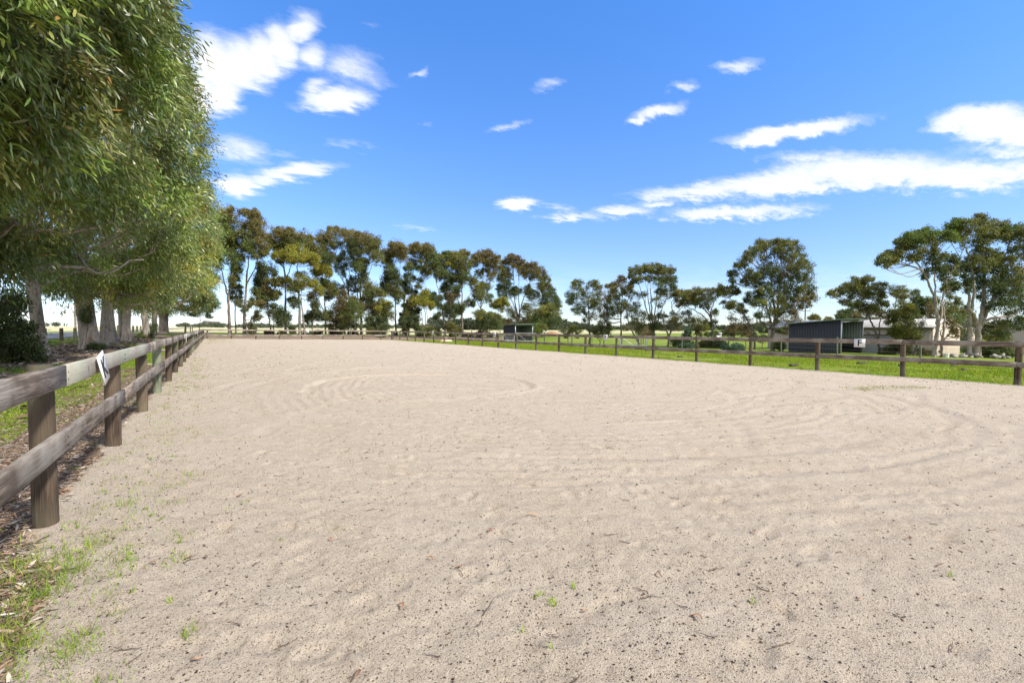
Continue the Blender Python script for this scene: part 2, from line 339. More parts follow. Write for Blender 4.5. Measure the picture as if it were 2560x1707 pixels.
c = t.mix(t.ramp(g3, [(.35, 0.0), (.7, .35)]), c, (.54, .47, .385)); c = t.mix(t.ramp(g4, [(.30, .5), (.5, 0.0)]), c, (.33, .26, .195))
vs = t.add('ShaderNodeSeparateColor'); t.put(vs.inputs[0], vo.outputs['Color'])
c = t.mix(t.m('GREATER_THAN', vs.outputs[0], .955), c, (.09, .065, .05)); c = t.mix(t.m('GREATER_THAN', vs.outputs[1], .94), c, (.56, .48, .38))
t.put(p.inputs['Base Color'], c); p.inputs['Roughness'].default_value = .95; p.inputs['Specular IOR Level'].default_value = .15
b1 = t.bump(t.m('ADD', g2, t.m('MULTIPLY', g1, .6)), 1.0, .010); b2 = t.bump(g4, .55, .02, b1); t.put(p.inputs['Normal'], b2)
sand = meshobj('sand_arena', np.stack([x, y, z], 1), [Q], m, smooth_=True); tag(sand, kind='structure')

xs2 = axis(-3500, 4500, -2.0, .045, .010); ys2 = axis(-900, 5200, 3, .06, .010)
x, y, Q = grid(xs2, ys2)
ins = inside(x, y)
z = G(x, y)+.028*fbm(x, y, .5, 4)*smooth(300, 60, np.hypot(x, y))+.010*fbm(x, y, 4, 3)*smooth(40, 10, np.hypot(x, y)) - .07*smooth(0.0, .35, ins)
z = z+.07*smooth(.5, 2.5, x-XR)*smooth(7, 3, x-XR)*smooth(-5, 0, y)*smooth(60, 50, y)*(0.6+fbm(x, y, .3, 2))
# zone masks: R green, G litter / bare earth, B dry pasture
f1 = fbm(x, y, .35, 4); f2 = fbm(x+50, y, 1.3, 4); f3 = fbm(x, y-30, .12, 3)
left = smooth(-.2, -.4, x)*smooth(100, 85, y)
litn = smooth(-2.1+.35*1, -1.65, x+.25*f1)*left                                      # leaf litter along the left fence
under = np.exp(-((x+6.2+.6*f3*3)/1.9)**2)*left*smooth(8, 13, y)                       # bare earth below the gum row
band = smooth(.0, .35, f1*.8+f2*.25-.03+.35*smooth(6, 9, y)-.55*smooth(5.6, 3.5, y)-.25*np.exp(-((x+4.2)/.7)**2))
litter = np.clip(np.maximum(litn, np.maximum(under*1.25, (1-band)*left*smooth(-9.4, -8.2, x))), 0, 1)
back = 1.25*smooth(55.2, 55.9, y)*smooth(70, 64, y)*smooth(-2, 0, x)*smooth(48, 35, x)*np.clip(.95+.6*f1, 0, 1)
litter = np.maximum(litter, back*.95)
dry = smooth(84, 110, y+6*f3)*smooth(240, 110, x-y*.30) ; dry = np.maximum(dry, smooth(-22, -30, x+4*f3)*1.0)
dry = np.maximum(dry*.95, .22*smooth(.1, .5, f1)*(1-left))
worn = smooth(.26, .5, f2*.7+f1*.5)*smooth(18, 18.6, x)*.55
litter = np.maximum(litter, worn*.6)
tint = np.stack([np.clip(1-litter, 0, 1), litter, dry], 1)
m, t, p = newmat('pasture_ground'); v = pos(t)
a = t.add('ShaderNodeAttribute', attribute_name='tint').outputs['Color']; sc = t.add('ShaderNodeSeparateColor'); t.put(sc.inputs[0], a)
n1 = t.noise(v, .9, 5, .6); n2 = t.noise(v, 14, 5, .7); n3 = t.noise(v, 60, 3, .7); n4 = t.noise(v, .25, 4)
gr = t.mix(t.ramp(n1, [(.35, 0.0), (.62, 1.0)]), (.11, .19, .010), (.20, .255, .016)); gr = t.mix(t.ramp(n2, [(.35, .7), (.55, 0.0)]), gr, (.05, .095, .012))
gr = t.mix(t.ramp(n3, [(.5, 0.0), (.72, .4)]), gr, (.30, .34, .10)); gr = t.mix(t.ramp(n4, [(.45, 0.0), (.65, .45)]), gr, (.26, .24, .06))
ea = t.mix(t.ramp(n2, [(.35, 0.0), (.62, 1.0)]), (.075, .052, .038), (.23, .17, .12)); ea = t.mix(t.ramp(n3, [(.52, 0.0), (.62, .8)]), ea, (.32, .24, .17))
ea = t.mix(t.ramp(n1, [(.4, 0.0), (.7, .4)]), ea, (.33, .26, .19))
dr = t.mix(t.ramp(n4, [(.35, 0.0), (.65, 1.0)]), (.46, .42, .24), (.60, .52, .33)); dr = t.mix(t.ramp(n1, [(.4, 0.0), (.7, .35)]), dr, (.30, .34, .12))
c = t.mix(t.ramp(t.m('ADD', sc.outputs[1], t.m('MULTIPLY', t.m('SUBTRACT', n2, .5), .7)), [(.38, 0.0), (.6, 1.0)]), gr, ea)
c = t.mix(sc.outputs[2], c, dr)
t.put(p.inputs['Base Color'], c); p.inputs['Roughness'].default_value = .95; p.inputs['Specular IOR Level'].default_value = .1
t.put(p.inputs['Normal'], t.bump(t.m('ADD', n2, t.m('MULTIPLY', n3, .5)), .8, .03))
ground = meshobj('ground', np.stack([x, y, z], 1), [Q], m, smooth_=True, tint=tint); tag(ground, kind='structure')
def road(name, x0, x1, y0, y1, mat, lift=.045):
    ys_ = np.linspace(y0, y1, 120); V = []
    for yy in ys_:
        for f in (0, .5, 1): xx = x0+(x1-x0)*f; V.append((xx, yy, float(G(xx, yy))+lift+(.03 if f == .5 else 0)))
    Qr = [[i*3+j, i*3+j+1, i*3+j+4, i*3+j+3] for i in range(119) for j in (0, 1)]
    return tag(meshobj(name, V, [Qr], mat, smooth_=True), kind='structure')
road('road', -15.6, -10.8, 5, 420, plain('worn_asphalt', (.17, .17, .18), .85, var=.2, sc=3, spec=.2))

# ------------------------------------------------------------------ foliage engine
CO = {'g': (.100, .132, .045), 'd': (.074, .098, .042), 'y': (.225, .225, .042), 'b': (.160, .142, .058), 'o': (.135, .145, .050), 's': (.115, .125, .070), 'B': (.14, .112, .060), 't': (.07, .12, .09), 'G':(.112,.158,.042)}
def leaves(P, D, L, Wd, col, near=False, rng=rs):
    """P (n,3) bases, D (n,3) unit dirs, L lengths, Wd widths, col (n,3)."""
    n = len(P); r = rng.normal(size=(n, 3)); A = np.cross(D, r); A /= np.linalg.norm(A, axis=1)[:, None]+1e-9; N = np.cross(D, A)
    L = np.asarray(L)[:, None]; Wd = np.asarray(Wd)[:, None]
    if near:
        bend = rng.uniform(-.12, .2, (n, 1))*L
        v = [P, P+D*L*.3+A*Wd*.5+N*bend*.4, P+D*L*.3-A*Wd*.5+N*bend*.4, P+D*L*.68+A*Wd*.38+N*bend*.7, P+D*L*.68-A*Wd*.38+N*bend*.7, P+D*L+N*bend*.3]
        V = np.stack(v, 1).reshape(-1, 3); b = np.arange(n)[:, None]*6
        return V, np.concatenate([b+1, b+3, b+4, b+2], 1), np.concatenate([np.concatenate([b, b+1, b+2], 1), np.concatenate([b+3, b+5, b+4], 1)]), np.repeat(col, 6, 0)
    V = np.stack([P, P+D*L*.45+A*Wd*.5, P+D*L, P+D*L*.45-A*Wd*.5], 1).reshape(-1, 3); b = np.arange(n)[:, None]*4
    return V, np.concatenate([b, b+1, b+2, b+3], 1), np.zeros((0, 3), int), np.repeat(col, 4, 0)
def unit(v): return v/(np.linalg.norm(v, axis=-1, keepdims=True)+1e-9)
def foliage(name, parent, parts, near=False):
    V = []; Qs = []; Ts = []; C = []; n = 0
    for (v, q, tt, c) in parts:
        V.append(v); Qs.append(q+n); C.append(c)
        if len(tt): Ts.append(tt+n)
        n += len(v)
    f = [np.concatenate(Qs)]
    if Ts: f.append(np.concatenate(Ts))
    base = np.array(parent.location) if parent is not None else 0
    return meshobj(name, np.concatenate(V)-base, f, M_leaf if near or name == 'crown' and parent is not None and parent.name.startswith('gum_tree') and parent.location.x < -3 else M_leaff, parent, tint=np.concatenate(C))
def blobleaves(c, a, b, col, dens=1.0, L=.15, tuft=.42, rng=rs, d=None):
    """one rounded foliage clump: tufts through an ellipsoid (a wide, b high), fuller above than below"""
    d = d or a*.85
    tuft = tuft*.74; nt = max(6, int(8+9*dens**.5*a*b/(tuft*1.1)**2*.30))
    u = unit(rng.normal(size=(nt, 3))); u[:, 2] = np.abs(u[:, 2])*np.where(rng.rand(nt) < .6, 1, -1)
    rad = rng.uniform(.2, 1.22, nt)[:, None]**.7
    right = np.array([cr[0], cr[1], 0]); fw = np.array([cf[0], cf[1], 0])
    T = c+u[:, :1]*rad*a*right+u[:, 1:2]*rad*d*fw+u[:, 2:]*rad*b*np.array([0, 0, 1.])
    m_ = int(44*dens**.5); tr = tuft*rng.uniform(.5, 1.35, (nt, 1, 1))
    o = rng.normal(0, .5, (nt, m_, 3))*tr*np.array([1, 1, .8]); P = (T[:, None]+o).reshape(-1, 3)
    D = unit(unit(o.reshape(-1, 3)+1e-6)*.6+rng.normal(0, .55, (nt*m_, 3))+np.array([0, 0, -.55]))
    tc_ = np.array(CO[col])*rng.uniform(.72, 1.3, (nt, 1, 1))*np.array([1, 1, 1])
    cc_ = (tc_*(1+rng.normal(0, .16, (nt, m_, 1)))*(1+rng.normal(0, .05, (nt, m_, 3)))).reshape(-1, 3).clip(.01, .5)
    n = nt*m_
    return leaves(P, D, L*rng.uniform(.7, 1.4, n), L*.42*rng.uniform(.7, 1.3, n), cc_, False, rng), T
def tree_px(name, label, depth, trunks, blobs, cat='tree', group=None, r0=.16, bark=None, dens=1.0, L=.15, trunkname='trunk', drop=None, seed=0, crown='crown', crop_full=False):
    """trunks: lists of photo points from base to fork; blobs: (x, y, rx, ry, colour[, density])."""
    rng = np.random.RandomState(1000+seed+int(abs(depth)*10)+len(blobs)*7)
    b0 = at(trunks[0][0][0], trunks[0][0][1], depth); gz = float(G(b0[0], b0[1]))
    root = empty(name, (b0[0], b0[1], gz)); base = np.array(root.location)
    right = np.array([cr[0], cr[1], 0]); fw = np.array([cf[0], cf[1], 0])
    tb = MB(); ends = []
    for k, tr_ in enumerate(trunks):
        P = []; dj = rng.normal(0, .35)
        for i, q in enumerate(tr_):
            w = at(q[0], q[1], depth+dj*i/len(tr_)+(rng.uniform(-.3, .3) if k else 0))
            P.append(w)
        P = np.array(P)
        if k == 0 or tr_[0][1] >= trunks[0][0][1]-6: P[0][2] = float(G(P[0][0], P[0][1]))-.15
        n = 5*len(P); pc = curve(P, n, .03); rr = r0*.55 if k == 0 else r0*.55*(.7 if tr_[0][1] >= trunks[0][0][1]-6 else .48)
        R = rr*(1-.8*np.linspace(0, 1, n)**.8)+.012; R[0] *= 1.3; R[1] *= 1.08
        tb.tube(pc-base, R, 7); ends.append((pc, R))
    allp = np.concatenate([e[0] for e in ends]); allr = np.concatenate([e[1] for e in ends])
    fl = []; top = allp[:, 2].max(); zlo = gz+.25*(top-gz)
    sat = []
    for bl in blobs:
        for k in range(2):
            a_ = rng.uniform(0, 6.28); sat.append((bl[0]+bl[2]*.95*math.cos(a_), bl[1]+bl[3]*1.35*math.sin(a_)+bl[3]*.15, bl[2]*rng.uniform(.3, .6), bl[3]*rng.uniform(.4, .75), bl[4], .6*(bl[5] if len(bl) > 5 else 1)))
    if crop_full:
        for bl in blobs: sat.append((bl[0], bl[1]+bl[3]*.3, bl[2]*1.25, bl[3]*1.5, bl[4], .30*(bl[5] if len(bl) > 5 else 1)))
    for bl in list(blobs)+sat:
        x_, y_, rx, ry, c_ = bl[:5]; dn = (bl[5] if len(bl) > 5 else 1.0)*dens
        dd = depth+rng.uniform(-1, 1)*min(2.2, .035*depth); c = at(x_, y_, dd); a = rx*dd/F; b = ry*dd/F
        if b > 0: pass
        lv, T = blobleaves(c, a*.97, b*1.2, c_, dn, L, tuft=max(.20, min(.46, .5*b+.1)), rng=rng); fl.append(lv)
        # limb from the trunk to the clump, then twigs to its tufts
        tgt = c-np.array([0, 0, b*.5])
        cand = (np.linalg.norm(allp-tgt, axis=1)+np.where(allp[:, 2] > tgt[2]-.2, 2.5, 0)+np.where(allp[:, 2] < zlo, 3, 0)); i = int(np.argmin(cand)); s0 = allp[i]
        mid = s0*.5+tgt*.5+np.array([0, 0, -.10*np.linalg.norm(tgt-s0)])+rng.normal(0, .08, 3); r_ = min(allr[i]*.6, .014+.014*np.linalg.norm(tgt-s0)**.7)
        pc = curve([s0, mid, tgt], 7); tb.tube(pc-base, np.linspace(r_, .011, 7), 5, cap=False)
        for q in T[rng.choice(len(T), min(len(T), 6), replace=False)]:
            j = rng.randint(3, 7); tb.tube(curve([pc[j], pc[j]*.5+q*.5+np.array([0, 0, -.06]), q], 4)-base, [.010, .008, .006, .003], 3, cap=False)
    tb.build(trunkname, bark or M_bark, root, sm=True); foliage(crown, root, fl)
    return tag(root, label, cat, group)
# ------------------------------------------------------------------ arena fences
def post(parent, x, y, z0, z1, r, mat, lean=(0, 0)):
    b = MB(); base = np.array(parent.location); n = 7
    P = np.stack([x+np.linspace(0, lean[0], n), y+np.linspace(0, lean[1], n), np.linspace(z0, z1, n)], 1)
    R = r*(1+rs.normal(0, .012, n)); R[-1] *= .97; b.tube(P-base, R, 14)
    o = b.build('post', mat, parent, sm=False)
    me = o.data; k = len(me.polygons)
    sm = [abs(pg.normal.z) < .5 for pg in me.polygons]; me.polygons.foreach_set('use_smooth', sm)
    me.materials.append(M_postt)
    for pg in me.polygons:
        if pg.normal.z > .8: pg.material_index = 1
    return o
def plank(parent, name, p0, p1, h, th, side, mat, seed):
    """a sawn board between two points (top edge line), slightly bowed, with worn edges"""
    r = np.random.RandomState(seed); base = np.array(parent.location); n = 9
    p0 = np.array(p0, float); p1 = np.array(p1, float); d = unit(p1-p0); nrm = np.array([-d[1], d[0], 0])*side; nrm = unit(nrm)
    bow = r.uniform(-.012, .012); off = r.uniform(-.004, .006)
    V = []
    for i, u in enumerate(np.linspace(0, 1, n)):
        c = p0+(p1-p0)*u+np.array([0, 0, bow*math.sin(u*math.pi)+r.normal(0, .0015)])+nrm*(off+.004*math.sin(u*5+seed))
        hh = h*(1+r.normal(0, .006)); e = .006
        for (a, z_) in ((0, -e), (e, 0), (th-e, 0), (th, -e), (th, -hh+e), (th-e, -hh), (e, -hh), (0, -hh+e)): V.append(c+nrm*a+np.array([0, 0, z_]))
    V = np.array(V)-base; Q = [[i*8+j, i*8+(j+1) % 8, i*8+8+(j+1) % 8, i*8+8+j] for i in range(n-1) for j in range(8)]
    E8 = [[7, 6, 5, 4, 3, 2, 1, 0], [(n-1)*8+j for j in range(8)]]
    return meshobj(name, V, [Q, E8], mat, parent)
fL = tag(empty('arena_fence', (XL, 3.79, 0)), 'long two rail timber fence along the left side of the sand beside the big gums', 'fence')
yL = [3.79+2.182*i for i in range(-2, 24)]; yL = [q for q in yL if q < YB-.6]+[YB-.05]
for i, q in enumerate(yL):
    g_ = float(G(XL, q)); top = .985+rs.uniform(-.012, .012)
    post(fL, XL+rs.normal(0, .008), q, g_-.3, top, .060+rs.uniform(-.004, .006), M_postg if i in (5, 12, 18) else M_post, (rs.normal(0, .008), rs.normal(0, .01)))
ztL = lambda q: .972+.0001*q
for i in range(0, len(yL)-1, 2):
    a, b = yL[i], yL[min(i+2, len(yL)-1)]
    plank(fL, 'top_rail', (XL+.064, a+.003, ztL(a)), (XL+.064, b-.003, ztL(b)), .130, .042, -1, M_railY2 if i in (2, 8, 12) else M_railY, i)
fl_lab = [o for o in fL.children if o.name.startswith('top_rail')]
yb = [yL[0]]+yL[1::2]+([yL[-1]] if yL[-1] not in yL[1::2] else [])
for i in range(len(yb)-1):
    plank(fL, 'lower_rail', (XL+.064, yb[i]+.003, .575), (XL+.064, yb[i+1]-.003, .575), .128, .042, -1, M_railY, 50+i)
for i, q in enumerate(yL[:11]):
    for zz_ in (ztL(q)-.045, ztL(q)-.09, .535, .485):
        for dy in ((-.03, .03) if (i % 2 == 0) == (zz_ > .7) else (0,)):
            b = MB(); b.tube([(XL+.100-fL.location[0], q+dy-fL.location[1], zz_), (XL+.1085-fL.location[0], q+dy-fL.location[1], zz_)], .0045, 6); b.build('nail', M_postt, fL)
fR = tag(empty('arena_fence', (XR, 7.8, float(G(XR, 7)))), 'long two rail timber fence between the sand and the green paddock on the right', 'fence')
yR = [2.816+2.47*i for i in range(-1, 22)]; yR = [q for q in yR if q < YB-.5]+[YB]
ztR = lambda q: .872-.045*smooth(2, 14, q)-.0009*max(q-14, 0)
for i, q in enumerate(yR):
    g_ = float(G(XR, q)); post(fR, XR, q, g_-.3, float(ztR(q))+rs.uniform(-.02, .012), .07+rs.uniform(-.004, .005), M_post, (rs.normal(0, .01), rs.normal(0, .012)))
for off, nm, dz in ((0, 'top_rail', 0), (1, 'lower_rail', -.555)):
    ks = sorted(set([0]+list(range(off, len(yR), 2))+[len(yR)-1]))
    for a, b in zip(ks[:-1], ks[1:]):
        plank(fR, nm, (XR-.074, yR[a]+.003, float(ztR(yR[a]))+dz), (XR-.074, yR[b]-.003, float(ztR(yR[b]))+dz), .15, .042, 1, M_railY, 100+a+off*40)
fB = tag(empty('arena_fence', (8, YB, float(G(8, YB)))), 'two rail timber fence closing the far end of the sand before the tall trees', 'fence')
xB = [1.50+2.2227*i for i in range(-1, 8)]; xB = [XL+.3]+[q for q in xB if q > 0 and q < XR-.5]
ztB = lambda q: .97-.0078*(q-XL)
for q in xB: post(fB, q, YB, float(G(q, YB))-.3, ztB(q)+rs.uniform(-.01, .015), .066, M_post)
xB2 = [XL+.1]+xB[1:]+[XR-.08]
for off, nm, dz in ((0, 'top_rail', 0), (1, 'lower_rail', -.53)):
    ks = sorted(set([0]+list(range(off, len(xB2), 2))+[len(xB2)-1]))
    for a, b in zip(ks[:-1], ks[1:]):
        plank(fB, nm, (xB2[a]+.003, YB-.072, ztB(xB2[a])+dz), (xB2[b]-.003, YB-.072, ztB(xB2[b])+dz), .14, .042, -1, M_railX, 200+a+off*40)
# ------------------------------------------------------------------ letter boards
def letter_mesh(ch, size):
    cu_ = bpy.data.curves.new('tmp', 'FONT'); cu_.body = ch; cu_.size = size; cu_.extrude = .0015; cu_.offset = size*.016
    cu_.align_x = 'CENTER'; cu_.align_y = 'CENTER'
    o = bpy.data.objects.new('tmp', cu_); COL.objects.link(o); bpy.context.view_layer.update()
    me = bpy.data.meshes.new_from_object(o.evaluated_get(bpy.context.evaluated_depsgraph_get())); bpy.data.objects.remove(o)
    return me
def sign(ch, loc, rz, label, w=.30, h=.27, tilt=0, size=.26, swing=0):
    r = empty('letter_board', loc, rz); r.rotation_euler = (tilt, swing, rz)
    b = MB(); b.box((0, 0, -h/2), (w, .008, h)); b.build('board', M_white, r)
    me = letter_mesh(ch, size); me.materials.append(M_black)
    o = bpy.data.objects.new('letter', me); COL.objects.link(o); o.parent = r; o.location = (0, -.0062, -h/2-.005); o.rotation_euler = (math.pi/2, 0, 0)
    for sx in (-.4, .4): b = MB(); b.tube([(sx*w*.85, -.0035, -.02), (sx*w*.85, -.0075, -.02)], .005, 6); b.build('screw', M_galv, r)
    return tag(r, label, 'letter board', 'riding arena letter boards')
# board front faces local -Y; rz=-90deg faces -X ; rz=+90deg faces +X
H_ = math.pi/2
sign('K', (XL+.120, 4.66, .997), H_, 'white board with a black K hanging askew on the near left fence rail', w=.20, h=.225, size=.21, tilt=-.14, swing=-.24)
sign('V', (XL+.135, 17.4, .98), H_, 'small white board marked V further along the left fence, half way to its far end')
sign('E', (XL+.135, 29.5, .985), H_, 'tiny white board on the left fence near its far end, beyond the V')
sign('F', (XR-.132, 6.42, .868), -H_, 'white square board with a bold black F on the right fence beside the charcoal shelter', w=.32, h=.28, size=.30)
sign('P', (XR-.13, 18.35, .84), -H_, 'white board with a black P on the right fence below the thin leaning trees', h=.29, size=.28)
sign('B', (XR-.13, 30.3, .83), -H_, 'white board with a black B on the fence left of the far small shelter', w=.34, h=.34, size=.3)
sign('R', (XR-.13, 42.3, .86), -H_, 'small white board on the right fence beside the pale sand heap', w=.34, h=.36, size=.3)
sign('M', (XR-.13, 53.6, .86), -H_, 'tiny white board near the far right corner of the arena', w=.34, h=.36, size=.3)
sign('C', (at(773, 827, 50)[0], YB-.135, ztB(7)+.02), 0, 'white board with a C in the middle of the far end fence', w=.30, h=.34, size=.3)

# ------------------------------------------------------------------ the row of big gums on the left
def gum(label, x, y, H, rt, rx, ry, zl, ncl, nleaf, L, lean=(0, 0), cx=None, near=False, seed=0, cols='ggGGoy', zc=None, bright=1.0, cut=None, twin=False, tw=None):
    rng = np.random.RandomState(300+seed); gz = float(G(x, y)); root = empty('gum_tree', (x, y, gz)); base = np.array(root.location)
    cx = x if cx is None else cx; zc = zc or zl+.30*(H-zl)
    tb = MB(); hf = zl+rng.uniform(1.2, 2.2); P = curve([(x, y, gz-.2), (x+lean[0]*.2, y, 1.0), (x+lean[0]*.7, y+lean[1]*.5, hf*.62), (x+lean[0], y+lean[1], hf)], 14)
    R = rt*(.66+.36*np.exp(-np.linspace(0, 1, 14)*7))*np.linspace(1, .86, 14); tb.tube(P-base, R, 20, flute=.16)
    fork = P[-1]; limbs = []
    nl = 7
    for k in range(nl):
        a = k*2.4+rng.uniform(-.4, .4); up = rng.uniform(.1, 1) if k else 1.25
        tgt = np.array([cx+rx*.62*math.cos(a)*(1.1-up*.6), y+ry*.62*math.sin(a)*(1.1-up*.6), zl+.6+(H-zl)*.72*up])
        s0 = fork if k % 2 == 0 else P[-3]
        mid = s0*.55+tgt*.45+np.array([(tgt-s0)[0]*.15, (tgt-s0)[1]*.15, -.05*np.linalg.norm(tgt-s0)])
        pc = curve([s0, mid, tgt], 10, .06); rr = np.linspace(rt*.42, .05, 10); tb.tube(pc-base, rr, 8, cap=False); limbs.append((pc, rr))
    # low side limbs that reach out over the fence
    for k in range(3):
        s0 = P[-4-k]; a = rng.uniform(-.9, .7); ln = rx*rng.uniform(.6, .9); tgt = s0+np.array([math.cos(a)*ln, math.sin(a)*ln, rng.uniform(.3, 1.6)]); tgt[0] = min(tgt[0], -2.0 if not near else -3.4)
        pc = curve([s0, s0*.6+tgt*.4+np.array([0, 0, .1]), s0*.3+tgt*.7+np.array([0, 0, -.25]), tgt], 12, .05); rr = np.linspace(rt*.17, .02, 12); tb.tube(pc-base, rr, 6, cap=False); limbs.append((pc, rr))
    LP = np.concatenate([q[0] for q in limbs])
    # foliage clusters in the outer shell, with lobes and hollows
    cl = []; lim = lambda q: (-.75 if y < 20 else -.42)+.030*(min(q[1], 62)-18)-.09*max(q[2]-(7 if y < 20 else 8.5), 0)
    lob = unit(rng.normal(size=(26, 3)))
    while len(cl) < ncl:
        u = unit(rng.normal(size=3)); s = rng.uniform(.50, 1.0)**.55
        lobe = .84+.24*np.max((lob@u > .90)*1.0*rng.uniform(.6, 1)) if (lob@u).max() > .90 else .84
        zr = (H-zc) if u[2] > 0 else (zc-zl); p_ = np.array([cx+u[0]*s*rx*lobe, y+u[1]*s*ry*lobe, zc+u[2]*s*zr*lobe])
        if (u[0] < -.35 or u[1] > .6) and rng.rand() < .6: continue
        if not near and p_[0] > lim(p_): continue
        if cut and cut(p_): continue
        cl.append(p_)
    cl = np.array(cl); nb = max(20, ncl//13); bo = cl[:nb]; w_ = np.array([.60, .60, .30])*(.82 if near else 1)
    bi = rng.randint(0, nb, ncl); tone = rng.uniform(.70, 1.38, nb)[bi]; cl = bo[bi]+rng.normal(0, 1, (ncl, 3))*w_
    kp = np.array([(not cut(q) if cut else q[0] < lim(q)) for q in cl]); cl = cl[kp]; tone = tone[kp]; ncl = len(cl)
    nt = 6; m_ = max(4, nleaf//nt)
    dirs = unit(unit(cl-np.array([cx, y, zc]))[:, None]*.8+rng.normal(0, .7, (ncl, nt, 3))+np.array([.15, -.1, -.1])); LL = rng.uniform(.45, .95, (ncl, nt, 1))
    st = cl[:, None]-dirs*.25*LL+rng.normal(0, .15, (ncl, nt, 3))
    s = rng.rand(ncl, nt, m_, 1)**.8; Pl = st[:, :, None]+dirs[:, :, None]*LL[:, :, None]*s+np.array([0, 0, -.40])*LL[:, :, None]*s*s
    sp = .09 if near else .16; Pl = Pl+rng.normal(0, sp, Pl.shape)
    n = ncl*nt*m_; D = unit(dirs[:, :, None]*.65+rng.normal(0, .50, Pl.shape)+np.array([.25, -.15, -.70])).reshape(-1, 3)
    cc = np.array([CO[c] for c in rng.choice(list(cols), ncl)])[:, None, None]*tone[:, None, None, None]*rng.uniform(.8, 1.25, (ncl, nt, 1, 1))*(1+rng.normal(0, .18, (ncl, nt, m_, 1)))*bright
    cc = (cc*(1+rng.normal(0, .06, (ncl, nt, m_, 3)))).reshape(-1, 3).clip(.012, .5)
    odd = rng.rand(n) < .012; cc[odd] = (.28, .16, .05)
    lv = leaves(Pl.reshape(-1, 3), D, L*rng.uniform(.6, 1.35, n), L*(.185 if near else .24)*rng.uniform(.7, 1.3, n), cc, near, rng)
    # boughs to groups of clusters and thin hanging twigs
    for c in cl[rng.choice(ncl, min(ncl, 70 if near else 40), replace=False)]:
        q = LP[int(np.argmin(np.linalg.norm(LP-c, axis=1)+np.where(LP[:, 2] > c[2], 1, 0)))]
        if np.linalg.norm(q-c) > 4.2: continue
        tb.tube(curve([q, q*.5+c*.5+np.array([0, 0, .12]), c], 6, .03)-base, np.linspace(.035, .008, 6), 4, cap=False)
    if near:
        k = rng.choice(ncl*nt, 900, replace=False); s0 = st.reshape(-1, 3)[k]; dd = dirs.reshape(-1, 3)[k]; l_ = LL.reshape(-1, 1)[k]
        for i in range(len(k)):
            uu = np.linspace(-.4, 1, 5)[:, None]; tb.tube(s0[i]+dd[i]*l_[i]*uu+np.array([0, 0, -.55])*l_[i]*uu*np.abs(uu)-base, np.linspace(.006, .002, 5), 3, cap=False)
    tb.build('trunk', M_gum, root, sm=True); foliage('crown', root, [lv], near)
    return tag(root, label, 'tree', 'row of gums beside the left fence')
GR = [
 (-5.0, 10.4, 15.5, .45, 3.9, 4.5, 2.9, 1050, 270, .185, (-.4, .3), -4.75, True, 'gGgGod', 'nearest gum whose long hanging leaves fill the top left corner'),
 (-5.6, 18.0, 16, .42, 4.7, 4.4, 3.0, 480, 230, .175, (.3, .2), -5.1, False, 'gGgdo', 'gum with low foliage above the dark bush at the left edge'),
 (-5.5, 24.3, 17, .30, 4.9, 4.2, 3.0, 420, 220, .175, (-.3, .1), -5.0, False, 'gGGgo', 'slim pale leaning trunk just right of the dark bush'),
 (-5.2, 30.7, 17, .56, 5.1, 4.2, 2.9, 400, 200, .185, (-.3, 0), -4.9, False, 'gGgyo', 'very thick pale fluted trunk, the stoutest of the left row'),
 (-5.4, 35.3, 16, .30, 5.3, 4.0, 3.0, 260, 180, .19, (.2, .3), -4.9, False, 'gGyo', 'pale trunk just behind the stoutest gum of the left row'),
 (-5.7, 40.2, 16, .36, 5.4, 4.0, 3.1, 230, 170, .20, (-.2, 0), -4.9, False, 'gGGyo', 'double looking grey trunk in the middle of the left row'),
 (-5.6, 45.0, 15.5, .38, 5.5, 4.0, 3.0, 220, 160, .21, (.2, 0), -4.9, False, 'gGyo', 'flared grey trunk left of the ivy shrub under the left row'),
 (-6.6, 50.6, 15, .28, 5.6, 4.0, 3.2, 180, 150, .22, (0, 0), -5.2, False, 'gGo', 'narrow upright trunk set back behind the low green shrub'),
 (-5.4, 56.0, 15, .42, 5.6, 4.2, 3.1, 200, 150, .23, (-.3, .1), -4.9, False, 'gGyo', 'white blotched trunk right of the low green shrub'),
 (-5.5, 63.5, 15, .38, 5.7, 4.4, 3.1, 200, 150, .25, (.1, .1), -5.0, False, 'gdo', 'grey trunk third from the right of the left row'),
 (-5.3, 72.0, 15.5, .75, 6.2, 4.8, 3.2, 230, 150, .27, (.1, .1), -4.6, False, 'gGyd', 'broad ribbed trunk at the far right end of the left row')]
for i, (x, y, H, rt, rx, ry, zl, nc, nlf, L, lean, cx, near, cols, lab) in enumerate(GR):
    cutf = (lambda p_: p_[0] > -.78-.045*max(p_[2]-6, 0)-.10*max(8.5-p_[1], 0) or p_[1] < 6.6 or (p_[2] < 4.2 and p_[0] > -1.15-.4*(4.2-p_[2]))) if i == 0 else None
    gum(lab, x, y, H, rt, rx, ry, zl, nc, nlf, L, lean, cx, near, i, cols, zc=7.0 if i else 7.5, bright=1.38, cut=cutf)

